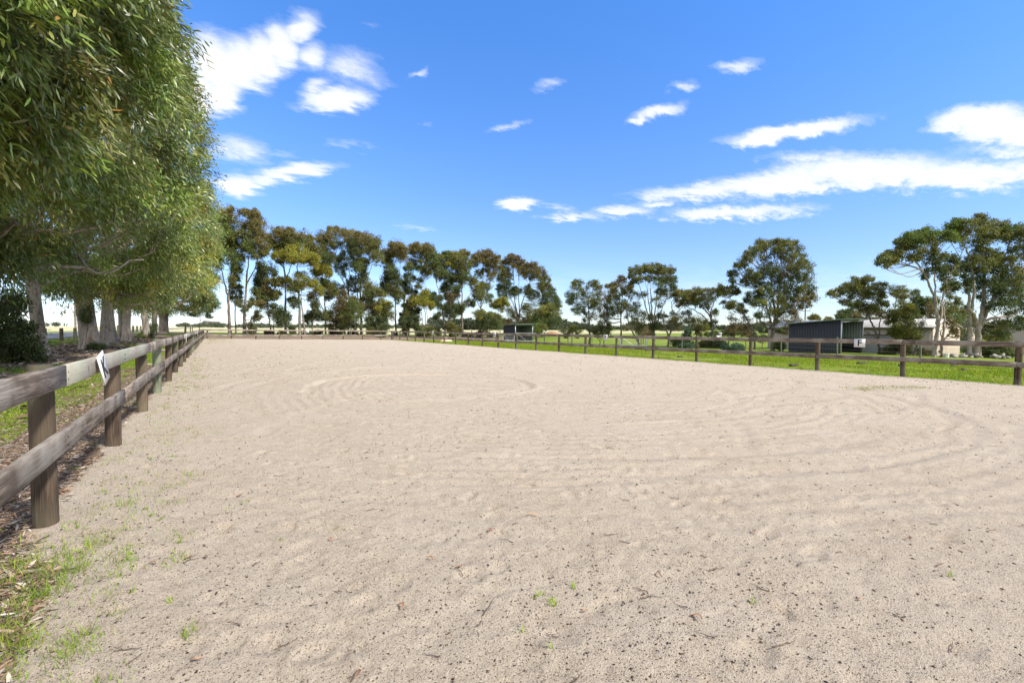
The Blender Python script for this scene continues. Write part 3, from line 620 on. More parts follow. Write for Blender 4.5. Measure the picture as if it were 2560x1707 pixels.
# ------------------------------------------------------------------ the trees behind the far fence and to the right
def cv(o, s, off): return [(off[0]+q[0]/s, off[1]+q[1]/s) for q in o]
def T(crop, name, label, Y=None, depth=None, trunks=(), blobs=(), **kw):
    s, ox, oy = {3: (4.126, 500, 500), 4: (4.612, 950, 560), 5: (3.92, 1380, 560), 6: (3.266, 1940, 520)}[crop]
    tr_ = [[(ox+a/s, oy+b/s) for a, b in q] for q in trunks]
    bl = [(ox+b[0]/s, oy+b[1]/s, b[2]/s, b[3]/s)+tuple(b[4:]) for b in blobs]
    if crop >= 5: kw['dens'] = kw.get('dens', 1)*(.8 if name not in ('hedge', 'shrub') else 1); kw.setdefault('L', .125)
    else: kw['dens'] = kw.get('dens', 1)*1.6; kw.setdefault('L', .165); kw.setdefault('crop_full', True)
    if depth is None: r_ = (tr_[0][0][0]-1280)/F; depth = Y/(math.cos(YAW)-r_*math.sin(YAW))
    tree_px(name, label, depth, tr_, bl, seed=int(ox+trunks[0][0][0]), **kw)
BG = 'trees behind the far end of the arena'; RG = 'trees beyond the right hand paddock'
T(3,'gum_tree','tall gum with forked bare trunk and dense high crown, leftmost of the far row',66,None,[[(305,1380),(298,1180),(285,1000),(250,850),(215,660)],[(290,1040),(312,860),(322,700),(310,520)]],
 [(300,150,85,50,'b'),(290,260,120,70,'o'),(240,370,90,80,'G'),(360,400,100,80,'o'),(400,500,80,60,'g'),(210,520,90,80,'G'),(360,620,85,75,'g'),(390,700,50,60,'g'),(180,640,50,60,'G'),(190,230,50,80,'g'),(330,820,35,40,'o',.5),(270,480,90,60,'G')],group=BG,r0=.34)
T(3,'gum_tree','thin dark young tree between the two tall gums at the left of the far row',68,None,[[(368,1380),(362,1100),(358,900),(350,800)]],[(350,820,45,50,'o',.6),(385,920,45,40,'s',.6),(330,960,35,40,'o',.5),(400,1010,30,30,'s',.4)],group=BG,r0=.13,dens=.7)
T(3,'gum_tree','tall slender bare stemmed gum with open brownish top, second tall one from the left',65,None,[[(455,1380),(460,1150),(475,900),(490,700),(505,560)],[(480,860),(540,760),(575,690),(590,600)]],
 [(500,140,75,38,'b'),(560,180,70,45,'b'),(610,250,65,60,'b'),(500,260,50,40,'b',.6),(600,350,60,40,'b'),(510,390,80,70,'o'),(520,480,70,60,'g'),(650,480,60,40,'b',.6),(640,560,50,35,'o',.4),(560,310,50,30,'o',.5),(690,510,30,20,'o',.4)],group=BG,r0=.33)
T(3,'small_tree','small nearly bare spreading tree leaning right at the foot of the tall slender gum',64,None,[[(488,1380),(520,1250),(580,1180),(640,1100)],[(500,1330),(470,1230),(430,1120),(400,1040)]],[(540,1060,50,30,'o',.6),(600,1180,40,25,'s',.3),(470,1130,30,30,'s',.3),(620,1060,40,25,'b',.5),(400,1060,30,25,'s',.3),(560,1220,30,30,'s',.25)],group=BG,r0=.12,dens=.7)
T(3,'small_tree','bushy two stemmed tree with an olive flat top left of the tall brown gum',66,None,[[(740,1380),(715,1250),(700,1120),(690,1000)],[(765,1380),(755,1200),(740,1080)]],[(620,960,80,40,'o'),(710,970,80,45,'b'),(780,980,45,40,'o'),(610,880,50,70,'d'),(650,1060,70,45,'d',.8),(770,1150,80,50,'d'),(850,1170,70,50,'d',.8),(700,720,80,55,'d'),(640,700,50,60,'g',.8),(650,800,60,60,'o',.8),(870,1260,60,30,'d',.7)],group=BG,r0=.18)
T(3,'gum_tree','tall straight gum with a wide brown crown rising behind the yellow tree',69,None,[[(885,1390),(882,1100),(880,900),(868,700),(855,560)],[(880,860),(930,700),(985,560)],[(868,720),(800,600),(760,480)]],
 [(820,320,80,35,'b'),(800,390,80,45,'b'),(940,340,60,35,'b'),(980,400,90,50,'o'),(1080,390,80,55,'b'),(1120,450,50,45,'o'),(890,440,80,40,'o'),(700,400,45,35,'b'),(740,470,60,35,'o',.8),(830,500,60,25,'o',.6),(960,470,60,40,'g')],group=BG,r0=.30)
T(3,'wattle_tree','tree with bright yellow green dome shaped foliage in front of the far row',64,None,[[(1030,1385),(1025,1150),(1018,950),(1005,780),(1000,640)],[(1085,1380),(1060,1200),(1045,1050),(1040,960)],[(1018,960),(935,880),(880,760),(860,660)]],
 [(840,580,85,42,'y',1.3),(900,560,50,35,'y'),(1010,530,95,50,'y',1.3),(1010,590,70,40,'y'),(1120,590,75,40,'y',1.2),(1190,620,45,40,'y'),(830,640,40,20,'o',.5),(1060,830,90,55,'y',.9),(1010,880,50,40,'o'),(880,860,75,45,'y',.8),(780,830,55,35,'o',.8),(960,920,40,30,'g',.6),(960,1060,60,40,'d',.6),(1160,870,50,35,'y',.8),(1240,920,40,30,'y',.7)],group=BG,r0=.33)
T(3,'wattle_tree','yellow green crowned tree right of the first yellow tree, on a leaning trunk',66,None,[[(1295,1380),(1295,1200),(1283,1020),(1270,850),(1255,750)],[(1290,1180),(1230,1040),(1215,960)]],
 [(1220,690,90,42,'y',1.2),(1300,690,55,50,'y',1.2),(1250,740,80,35,'y',.8),(1150,500,50,40,'b'),(1190,530,45,35,'o'),(1320,610,80,40,'d'),(1200,750,40,30,'o',.6),(1330,890,70,40,'o'),(1280,860,50,35,'g',.7),(1230,1200,60,40,'d',.7),(1310,1180,40,40,'g',.6)],group=BG,r0=.22)
T(3,'small_tree','slim dark tree with sparse side tufts right of the yellow tree trunk',67,None,[[(1162,1380),(1155,1180),(1165,1040),(1185,900)]],[(1180,970,45,60,'o',.6),(1130,1200,45,40,'d',.8),(1200,1090,40,40,'s',.5),(1130,1000,30,30,'s',.5),(1190,1160,40,30,'d',.7)],group=BG,r0=.16)
T(3,'small_tree','brownish thin stemmed thicket tree in the middle left of the far row',66,None,[[(1400,1385),(1395,1200),(1420,1080),(1440,980)],[(1385,1385),(1370,1150),(1340,1040)],[(1440,1385),(1430,1250),(1450,1120)]],[(1400,1150,75,70,'B',.8),(1450,1080,50,60,'B',.8),(1340,1240,50,50,'o',.6),(1420,1260,60,40,'B',.6),(1480,1000,50,40,'B',.6),(1360,980,60,30,'o',.6)],group=BG,r0=.12)
T(3,'gum_tree','airy many stemmed gum with a pale open crown, left of the tall dense gum',70,None,[[(1530,1385),(1530,1100),(1528,900),(1470,700),(1400,560)],[(1528,930),(1440,780),(1370,660)],[(1528,960),(1545,760),(1490,560)]],
 [(1260,370,55,35,'b',.8),(1240,440,45,40,'o',.7),(1360,330,65,35,'b',.9),(1440,330,60,35,'b'),(1320,440,75,45,'o',.6),(1420,450,60,40,'o',.7),(1300,570,65,35,'o',.8),(1380,600,60,40,'g',.7),(1450,620,55,70,'g',.8),(1260,500,50,30,'o',.6),(1370,880,70,40,'d',.9),(1450,930,60,40,'o',.7),(1530,350,60,40,'b',.8),(1470,700,45,50,'g',.6)],group=BG,r0=.24)
T(3,'gum_tree','tall dense gum with a domed brown crown and several upright limbs, left of centre',66,None,[[(1665,1390),(1660,1150),(1655,950),(1670,780),(1680,640)],[(1655,1100),(1610,900),(1600,700),(1560,560)],[(1660,1050),(1720,850),(1780,640)]],
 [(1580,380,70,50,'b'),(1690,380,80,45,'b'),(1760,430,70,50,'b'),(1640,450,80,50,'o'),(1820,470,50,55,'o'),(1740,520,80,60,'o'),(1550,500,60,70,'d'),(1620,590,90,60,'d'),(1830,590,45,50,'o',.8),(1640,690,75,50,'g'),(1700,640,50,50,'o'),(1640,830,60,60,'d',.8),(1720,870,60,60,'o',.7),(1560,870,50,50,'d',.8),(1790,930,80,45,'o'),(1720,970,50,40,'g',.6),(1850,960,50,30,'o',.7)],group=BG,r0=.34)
T(3,'small_tree','dense round bushy tree at the foot of the tall domed gum',65,None,[[(1550,1390),(1555,1250),(1550,1150)],[(1500,1390),(1490,1250)],[(1600,1390),(1600,1250)]],[(1560,1090,75,60,'g'),(1490,1180,65,70,'o'),(1620,1170,65,70,'g'),(1550,1230,90,60,'d'),(1580,1020,40,30,'B',.8),(1650,1080,50,50,'b',.7),(1490,1280,50,40,'d',.8)],group=BG,r0=.13)
T(3,'small_tree','low yellow topped tree over dark undergrowth, right of the domed gum',66,None,[[(1790,1390),(1795,1250),(1790,1150)],[(1910,1390),(1905,1250),(1890,1150)]],[(1860,1065,80,35,'y',.9),(1900,1110,60,40,'o'),(1780,1110,65,45,'b'),(1740,1060,40,40,'d',.8),(1850,1170,80,50,'o',.8),(1960,1130,40,50,'o',.8)],group=BG,r0=.13)
T(3,'shrub','dark rounded undergrowth shrub under the low yellow topped tree',64.5,None,[[(1790,1392),(1790,1320)]],[(1760,1300,55,50,'d'),(1830,1310,60,55,'d'),(1900,1320,45,45,'d'),(1740,1230,35,40,'d'),(1860,1250,50,40,'d')],cat='shrub',r0=.08,trunkname='stem',group='undergrowth under the far trees')
T(4,'gum_tree','tall slender gum with an open brown crown, left of the centre of the far row',67,None,[[(178,1275),(182,1050),(178,850),(165,650),(150,480)],[(180,900),(120,740),(90,560)],[(178,800),(215,600),(235,450)]],
 [(180,240,75,40,'b'),(130,290,70,45,'b'),(250,280,60,45,'b'),(70,350,60,45,'b'),(200,340,80,45,'o'),(90,420,60,30,'o',.6),(270,380,50,40,'b',.8),(150,530,55,45,'g',.7),(130,610,60,55,'d'),(190,640,60,60,'d'),(60,640,45,50,'d',.8),(150,740,80,50,'o'),(60,760,55,60,'o',.8),(200,810,50,50,'g',.7),(80,500,40,40,'o',.5)],group=BG,r0=.24)
T(4,'gum_tree','tall airy gum with two tufted heads of foliage, just left of the centre yellow tree',68,None,[[(300,1290),(290,1080),(280,900),(300,700),(340,500),(400,380)],[(285,950),(390,780),(470,600),(540,420)]],
 [(410,250,60,35,'b'),(370,310,60,40,'b'),(450,300,70,45,'o'),(540,290,70,45,'b'),(600,340,50,50,'o'),(500,380,75,40,'o',.8),(620,410,50,60,'g'),(380,420,55,45,'o',.8),(330,500,45,40,'g',.6),(550,470,65,45,'o',.8),(470,500,45,40,'g',.7),(340,620,55,50,'d',.9),(300,700,60,50,'d'),(520,570,60,40,'o',.7),(360,780,60,45,'d',.8),(240,790,50,45,'o',.7),(450,660,50,40,'o',.5)],group=BG,r0=.26)
T(4,'small_tree','dense dark tree with a rusty olive top standing behind the centre of the far fence',65,None,[[(330,1290),(330,1150),(340,1000)],[(295,1290),(290,1150)],[(415,1290),(415,1150),(400,1020)]],[(370,900,50,45,'b'),(330,960,65,55,'o'),(380,1010,70,60,'d'),(300,1040,50,60,'d'),(400,1100,60,60,'d'),(320,1120,60,60,'d'),(270,1120,35,50,'d'),(420,1180,35,40,'d',.8)],group=BG,r0=.14)
T(4,'wattle_tree','small tree with a flat yellow green umbrella crown on thin stems, in the centre',64,None,[[(535,1285),(525,1150),(520,1020),(500,940)],[(552,1285),(548,1100),(535,980)],[(490,1285),(488,1100),(470,980)]],[(430,880,75,35,'y',1.1),(500,850,65,45,'y',1.1),(530,790,30,35,'y',.8),(570,920,45,28,'y'),(380,910,40,30,'y'),(490,910,60,30,'y',.8)],group=BG,r0=.15)
T(4,'shrub','low spiky olive shrub at the foot of the centre yellow tree',64,None,[[(520,1290),(520,1230)]],[(520,1210,55,40,'o'),(480,1240,40,35,'g'),(570,1240,40,35,'o')],cat='shrub',r0=.06,trunkname='stem',group='undergrowth under the far trees')
T(4,'gum_tree','gum with a dark slanting trunk and scattered dark tufts, right of centre',66,None,[[(760,1295),(742,1180),(722,1000),(690,820),(650,680)],[(722,980),(660,860),(600,760)],[(742,1170),(690,1090),(660,1040)]],
 [(680,390,55,35,'o'),(660,460,55,50,'g'),(640,540,50,40,'s',.6),(590,830,45,45,'d'),(640,870,60,50,'d'),(600,920,45,40,'d'),(700,950,45,40,'d',.8),(650,1070,40,35,'d',.7),(780,1030,60,60,'d',.9),(710,560,50,40,'g',.6),(560,850,30,40,'d',.7)],group=BG,r0=.26)
T(4,'gum_tree','full crowned tall gum with yellowish upper foliage, the broadest right of centre',67,None,[[(955,1305),(948,1150),(945,950),(948,780),(940,600)],[(946,1000),(870,780),(800,600)],[(946,1010),(1010,870),(1080,740)]],
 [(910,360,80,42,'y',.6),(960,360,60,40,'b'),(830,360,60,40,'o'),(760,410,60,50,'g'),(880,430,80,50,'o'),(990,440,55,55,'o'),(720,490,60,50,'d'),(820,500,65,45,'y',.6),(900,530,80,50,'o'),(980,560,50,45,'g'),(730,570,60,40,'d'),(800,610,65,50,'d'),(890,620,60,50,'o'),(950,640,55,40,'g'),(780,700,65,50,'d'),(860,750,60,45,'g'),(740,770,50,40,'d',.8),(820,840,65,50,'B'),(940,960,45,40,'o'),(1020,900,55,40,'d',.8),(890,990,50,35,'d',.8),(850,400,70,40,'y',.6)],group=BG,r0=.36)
T(4,'small_tree','thin brown stemmed tree with dull dark foliage left of the broad gum trunk',66,None,[[(805,1295),(812,1150),(815,1000),(810,900)],[(830,1290),(835,1150)]],[(810,900,50,55,'B'),(870,980,40,50,'d',.8),(790,980,40,50,'B',.8),(850,1060,40,40,'d',.6)],group=BG,r0=.13)
T(4,'shrub','dark olive shrub beneath the thin brown stemmed tree',65,None,[[(855,1295),(855,1230)]],[(850,1200,60,40,'B'),(820,1180,40,40,'o'),(890,1230,35,40,'o')],cat='shrub',r0=.06,trunkname='stem',group='undergrowth under the far trees')
T(4,'gum_tree','tall gum with rusty brown cap and V shaped limbs, left of the far shelter',68,None,[[(1157,1305),(1160,1100),(1165,950),(1185,750),(1190,560)],[(1162,980),(1090,820),(1040,700)],[(1163,960),(1245,780),(1290,560)]],
 [(1180,340,75,35,'B'),(1260,370,75,40,'B'),(1330,410,50,45,'b'),(1120,380,45,35,'B'),(1190,410,70,30,'b'),(1250,480,55,40,'b',.8),(1070,450,40,40,'o',.7),(1150,580,45,35,'y',.6),(1080,640,50,50,'o',.7),(1120,700,55,50,'y',.5),(1220,730,65,50,'o'),(1170,810,60,45,'o',.8),(1270,610,50,50,'b',.6),(1100,780,50,40,'d',.6),(1240,850,50,40,'g',.6),(1340,500,45,50,'b',.7)],group=BG,r0=.24)
T(4,'small_tree','spreading low olive tree with a wide flat crown just left of the far shelter',62,None,[[(1236,1305),(1235,1180),(1225,1100)],[(1256,1305),(1262,1180),(1290,1100)],[(1130,1300),(1150,1180),(1150,1090)]],[(1140,1040,65,32,'o'),(1210,1050,65,35,'y',.6),(1290,1060,60,35,'o'),(1360,1090,55,40,'o'),(1180,1110,80,45,'d'),(1280,1130,80,50,'d'),(1370,1150,45,40,'g'),(1220,1180,60,40,'d',.8)],group=BG,r0=.14)
T(4,'wattle_tree','little yellow green tufted tree behind the low olive tree',66,None,[[(1385,1260),(1388,1120),(1390,980)]],[(1420,880,55,28,'y',1.1),(1350,910,45,35,'y',.8),(1440,910,40,25,'y',.8),(1390,950,45,30,'o',.7),(1300,930,40,30,'b',.6)],group=BG,r0=.11)
T(4,'gum_tree','largest spreading gum of the far row, its thick forked trunk rising behind the far shelter',70,None,[[(1600,1230),(1595,1100),(1575,1000),(1550,850),(1545,650)],[(1585,1060),(1520,880),(1430,740)],[(1600,1100),(1640,900),(1720,700),(1760,560)],[(1610,1050),(1600,850),(1600,650)]],
 [(1530,400,80,30,'B'),(1460,440,60,35,'B'),(1600,440,60,40,'B'),(1430,520,50,50,'b'),(1540,480,50,25,'b',.6),(1660,500,50,45,'b'),(1740,480,65,35,'B'),(1800,520,60,45,'b'),(1870,560,55,50,'B'),(1910,630,45,50,'o'),(1460,590,65,50,'o'),(1400,600,40,45,'o'),(1700,560,50,35,'b',.7),(1780,600,60,35,'o',.6),(1620,540,45,35,'b',.6),(1440,700,70,45,'d'),(1500,780,75,45,'d'),(1580,790,60,35,'d'),(1390,790,45,50,'d',.8),(1700,770,60,40,'o'),(1760,830,70,50,'d'),(1850,720,50,40,'o',.8),(1930,740,55,50,'o'),(1980,820,60,50,'d'),(1900,860,70,45,'d'),(2040,900,45,50,'d'),(2060,980,35,60,'o',.8),(1960,930,60,40,'g')],group=BG,r0=.42)
T(4,'small_tree','rounded olive tree right of the far shelter under the largest gum',64,None,[[(1858,1310),(1860,1200),(1850,1100)],[(1870,1310),(1910,1240),(1980,1190)]],[(1880,970,80,35,'y',.5),(1960,980,60,45,'o'),(1820,1020,60,40,'o'),(1910,1050,90,50,'g'),(1990,1070,60,45,'o'),(1850,1110,70,50,'g'),(1940,1130,70,45,'d'),(2030,1120,50,45,'d',.8)],group=BG,r0=.17)
T(4,'small_tree','dull brown foliage tree directly behind the roof of the far shelter',68,None,[[(1720,1240),(1710,1120),(1700,1000)],[(1500,1240),(1510,1100)]],[(1700,1000,55,50,'o'),(1620,1100,60,50,'B',.8),(1500,1000,50,45,'s',.6),(1760,1100,50,50,'o',.6),(1540,1080,50,60,'s',.5),(1480,1120,50,40,'B',.5)],group=BG,r0=.14)
T(4,'shrub','pale green bush to the right of the far shelter',60,None,[[(1830,1290),(1830,1230)]],[(1820,1190,50,30,'G'),(1870,1200,40,35,'o'),(1800,1225,40,30,'G')],cat='shrub',r0=.06,trunkname='stem',group='undergrowth under the far trees')
# ---- right hand trees
T(5,'gum_tree','round headed gum standing alone left of the P board',None,52,[[(372,1085),(365,960),(360,840),(350,740)],[(365,950),(310,830),(240,740)],[(366,940),(420,820),(440,720)]],
 [(265,575,45,25,'o'),(220,620,50,35,'o'),(385,585,55,28,'o'),(440,630,45,35,'o'),(320,640,50,35,'o',.6),(160,690,40,35,'d',.7),(240,700,60,45,'d'),(330,720,65,45,'o'),(410,700,60,50,'o'),(180,740,35,25,'d',.6),(300,790,75,45,'d'),(390,800,55,45,'g'),(250,850,50,40,'d',.7),(460,700,45,60,'B'),(360,900,60,45,'d',.8)],group=RG,r0=.22)
T(5,'gum_tree','upright gum with dull brown crown right of the P board',None,49,[[(680,1190),(678,1020),(675,860),(690,700)],[(678,900),(620,760),(570,660)],[(678,880),(740,760),(760,680)]],
 [(690,540,55,25,'B'),(670,590,60,35,'b'),(720,640,60,40,'b'),(560,600,30,18,'b'),(600,680,60,40,'b'),(660,690,70,45,'o'),(520,730,45,50,'B'),(590,770,65,50,'o'),(690,770,55,45,'o'),(510,820,55,45,'B'),(560,880,60,50,'d'),(760,610,40,30,'s',.5),(780,700,45,35,'s',.6),(630,860,50,40,'o',.7),(450,900,50,60,'B',.7)],group=RG,r0=.20)
T(5,'shrub','grey green bush clump under the brown crowned gums left of centre right',None,50,[[(470,1085),(470,1040)]],[(450,1030,70,40,'o'),(530,990,60,60,'d'),(560,1040,45,40,'o'),(400,1050,50,25,'s')],cat='shrub',r0=.07,trunkname='stem',group='bushes beyond the right hand paddock')
T(5,'shrub','grey leafless looking bush behind the right fence, left of the P board',None,56,[[(160,1150),(150,1090),(120,1060)]],[(120,1050,60,30,'s'),(190,1050,60,30,'o'),(250,1045,50,30,'o')],cat='shrub',r0=.08,trunkname='stem',group='bushes beyond the right hand paddock')
T(5,'small_tree','dark trunked tree leaning left with thin sparse foliage',None,47,[[(860,1185),(810,1090),(755,980),(740,880),(715,800)],[(850,1180),(850,1050),(840,930)],[(848,1050),(900,990),(905,900)]],[(780,880,55,50,'b',.7),(850,880,60,30,'o',.7),(830,960,60,50,'b',.6),(880,930,45,50,'g',.7),(820,820,40,35,'s',.5),(870,700,45,40,'s',.5),(740,800,45,30,'o',.6),(850,1000,50,40,'o',.5)],group=RG,r0=.17,dens=.8)
T(5,'gum_tree','vase shaped gum with long upright limbs fanning to a domed crown',None,46,[[(1000,1195),(995,1080),(985,950),(975,800),(965,640)],[(992,1070),(940,880),(890,720),(850,590)],[(994,1080),(1010,850),(1040,650),(1050,520)],[(994,1060),(1060,880),(1110,740)],[(990,1000),(950,780),(930,620)]],
 [(840,435,60,28,'o'),(920,420,60,22,'o'),(985,405,60,22,'o'),(1060,425,60,25,'o'),(1130,440,50,30,'o'),(780,480,35,30,'o'),(870,470,50,20,'o',.7),(1160,490,40,35,'o'),(1020,470,60,25,'o',.7),(1100,500,50,35,'o'),(1180,570,45,40,'d'),(1130,560,50,35,'d'),(1050,580,50,40,'g'),(880,540,55,25,'o'),(800,540,35,20,'d',.7),(1200,630,35,30,'d',.7),(1070,650,45,35,'d',.8),(1130,690,50,40,'o',.7),(1060,740,60,40,'o',.5),(960,520,50,25,'o',.6),(1010,930,55,35,'o',.9),(1010,1010,45,40,'d',.8)],group=RG,r0=.24)
T(5,'small_tree','gnarled low tree with twisting pale limbs right of the vase shaped gum',None,45,[[(1130,1195),(1145,1120),(1120,1040),(1090,950),(1100,860)],[(1140,1110),(1200,960),(1170,800),(1190,730)],[(1150,1100),(1210,900),(1290,800)]],[(1230,680,55,30,'b'),(1290,700,60,35,'o'),(1340,720,45,35,'o'),(1240,760,45,25,'b',.5),(1310,780,45,25,'o',.5),(1080,900,40,35,'o',.7),(1220,900,60,35,'b',.5),(1270,960,60,45,'o',.5),(1180,960,60,30,'o',.6),(1110,980,60,35,'d',.6)],group=RG,r0=.20)
T(5,'gum_tree','crooked open gum with long curving bare branches and a see through crown',None,45,[[(1568,1205),(1572,1080),(1565,960),(1530,880),(1460,800),(1410,740)],[(1568,960),(1560,860),(1590,760),(1640,700)],[(1570,1020),(1480,900),(1390,840),(1300,800)],[(1562,900),(1510,800),(1480,720)]],
 [(1420,640,55,25,'o'),(1400,700,60,40,'o'),(1470,670,50,30,'o',.7),(1540,650,45,22,'b',.7),(1600,640,50,20,'b',.7),(1340,690,60,30,'b'),(1280,680,50,25,'b'),(1230,670,35,25,'o',.7),(1500,740,60,35,'o',.6),(1440,760,55,30,'g',.6),(1560,720,45,35,'o',.5),(1600,690,50,35,'o',.6),(1360,770,55,25,'o',.5),(1500,800,40,25,'d',.5),(1610,880,35,30,'o',.5),(1580,960,25,25,'d',.5)],group=RG,r0=.22,dens=.8)
T(5,'small_tree','yellow olive bushy tree low behind the right fence near the white chimney',None,48,[[(1415,1200),(1415,1080),(1420,1000)]],[(1440,950,65,50,'o'),(1400,1000,50,50,'o'),(1480,1000,50,40,'y',.5),(1440,1030,60,35,'o'),(1360,960,40,35,'s',.6),(1320,890,50,30,'s',.5)],group=RG,r0=.14)
T(5,'small_tree','slim tree bending left over the hedge, with flat clouds of foliage on long boughs',None,42,[[(1985,1200),(1985,1090),(1940,990),(1890,900),(1810,840),(1700,800)],[(1900,920),(1850,800),(1750,740),(1760,690)],[(1960,1040),(1990,1000),(2010,940)]],[(1680,625,55,22,'o'),(1660,660,40,25,'o'),(1780,640,50,25,'o'),(1820,660,35,20,'o'),(1740,680,50,22,'o',.6),(1770,780,55,25,'o'),(1730,810,50,25,'o',.7),(1830,800,35,20,'o',.7),(1860,850,40,20,'o',.6),(1700,770,50,12,'B',.4),(1920,960,60,40,'B',.5),(1780,940,50,40,'B',.4)],group=RG,r0=.16,dens=.8)
T(5,'gum_tree','big round crowned gum standing left of the charcoal shelter',None,41,[[(2160,1238),(2165,1100),(2175,980),(2200,860),(2230,680),(2240,520)],[(2168,1030),(2130,900),(2080,760),(2020,620)],[(2180,950),(2290,820),(2380,700)],[(2190,880),(2160,700),(2150,500)],[(2170,1020),(2060,960),(1990,1010)]],
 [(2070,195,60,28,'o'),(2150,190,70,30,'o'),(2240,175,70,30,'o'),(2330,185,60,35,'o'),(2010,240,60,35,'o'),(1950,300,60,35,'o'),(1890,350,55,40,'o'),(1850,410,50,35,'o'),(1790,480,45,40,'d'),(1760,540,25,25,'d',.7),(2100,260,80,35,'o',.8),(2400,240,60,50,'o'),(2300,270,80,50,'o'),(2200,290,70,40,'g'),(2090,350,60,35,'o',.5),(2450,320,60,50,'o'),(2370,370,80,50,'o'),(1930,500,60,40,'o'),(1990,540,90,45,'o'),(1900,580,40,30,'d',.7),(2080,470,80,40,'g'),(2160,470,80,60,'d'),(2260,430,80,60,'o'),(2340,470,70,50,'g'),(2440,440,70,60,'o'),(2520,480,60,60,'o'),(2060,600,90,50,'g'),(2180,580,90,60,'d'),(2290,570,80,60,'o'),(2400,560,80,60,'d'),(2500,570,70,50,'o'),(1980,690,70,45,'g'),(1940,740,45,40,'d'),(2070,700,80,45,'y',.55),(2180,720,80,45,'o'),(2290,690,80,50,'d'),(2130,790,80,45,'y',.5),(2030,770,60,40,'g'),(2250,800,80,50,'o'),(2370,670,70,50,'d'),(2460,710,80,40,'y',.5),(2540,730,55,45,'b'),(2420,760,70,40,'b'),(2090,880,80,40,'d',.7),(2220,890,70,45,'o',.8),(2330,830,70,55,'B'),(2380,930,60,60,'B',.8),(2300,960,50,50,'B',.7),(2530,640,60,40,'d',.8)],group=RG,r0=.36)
T(6,'small_tree','twisted small gum with airy crown between the two charcoal and cream sheds',None,36.5,[[(842,1197),(838,1080),(800,980),(765,900),(760,820),(800,740)],[(840,1060),(850,920),(830,840)],[(838,1075),(770,1030),(710,1000)]],
 [(680,590,55,22,'o'),(740,590,45,22,'o'),(620,630,60,25,'o'),(560,650,45,25,'o'),(500,680,40,22,'o'),(460,700,30,20,'o',.6),(840,630,45,20,'o'),(700,650,60,25,'o',.7),(620,690,55,30,'g',.7),(700,720,60,35,'o'),(740,690,50,25,'g',.7),(850,720,45,22,'o'),(870,780,40,20,'o',.7),(560,770,35,20,'o',.5),(720,790,80,30,'o'),(780,820,60,30,'o',.8),(650,800,60,25,'g',.6),(860,670,30,20,'o',.6)],group=RG,r0=.17,dens=.9)
T(6,'gum_tree','distant slim gum with a clumped olive top behind the cream shed',None,58,[[(985,900),(975,820),(985,720)]],[(960,660,55,25,'o'),(1020,660,45,28,'o'),(1090,700,60,28,'o'),(1040,720,50,30,'o'),(1000,700,50,30,'b',.7),(1140,700,30,20,'g')],group=RG,r0=.14)
T(6,'wattle_tree','feathery yellow olive wattle in front of the cream shed',None,35,[[(1110,1200),(1150,1110),(1110,1010),(1060,900),(1030,820)],[(1140,1120),(1080,1060),(1040,1000)]],[(1040,800,60,30,'y',.7),(1000,840,60,40,'o'),(1090,840,50,40,'o'),(950,870,40,30,'o'),(1020,890,80,35,'o'),(960,920,50,25,'o',.8),(1060,940,60,25,'o',.8),(980,990,60,30,'o'),(1060,1000,70,35,'o'),(1120,1020,55,35,'o'),(1010,1040,60,25,'g'),(1100,1060,60,25,'o',.8),(1180,1000,40,50,'s',.4)],group=RG,r0=.10)
T(6,'shrub','grey green low shrub against the cream shed wall',None,35.5,[[(1000,1205),(1000,1150)]],[(960,1150,55,28,'s'),(1030,1140,50,30,'s'),(920,1170,40,22,'s'),(1060,1170,40,25,'s',.8),(1200,1180,45,25,'B',.6)],cat='shrub',r0=.05,trunkname='stem',group='bushes beyond the right hand paddock')
T(6,'gum_tree','tall leaning gum with an umbrella crown reaching left, in front of the cream gable',None,31.5,[[(1290,1215),(1300,1100),(1315,980),(1310,850),(1290,720),(1240,600),(1180,490),(1110,400)],[(1312,900),(1300,700),(1290,500),(1240,380)],[(1300,1060),(1345,900),(1365,720),(1400,580),(1480,550)],[(1350,1215),(1355,1100),(1375,930),(1370,760)],[(1200,520),(1100,470),(1010,440)]],
 [(1200,200,65,28,'G'),(1270,215,55,28,'G'),(1120,215,60,28,'G'),(1060,250,60,28,'G'),(1020,290,45,25,'o'),(1130,270,70,25,'G'),(1220,260,60,25,'o'),(1080,310,60,25,'o'),(960,370,55,28,'o'),(900,400,45,25,'o'),(860,430,30,18,'d',.8),(920,440,50,20,'o',.7),(1000,390,45,25,'o',.6),(1110,390,50,30,'o',.6),(1300,300,50,30,'o',.6),(1380,220,60,25,'G'),(1420,240,50,25,'G'),(1160,330,60,20,'o',.5),(1220,420,50,30,'d',.4),(1240,510,50,35,'d',.8),(1340,470,60,50,'d',.9),(1400,420,60,45,'d',.9),(1380,510,55,40,'d',.7),(1310,400,60,30,'o',.7),(1430,500,50,30,'o',.6),(1420,600,50,30,'o',.6),(1460,620,35,25,'d',.6),(1400,680,40,30,'o',.4)],group=RG,r0=.24,bark=M_gum2,dens=.9,L=.13)
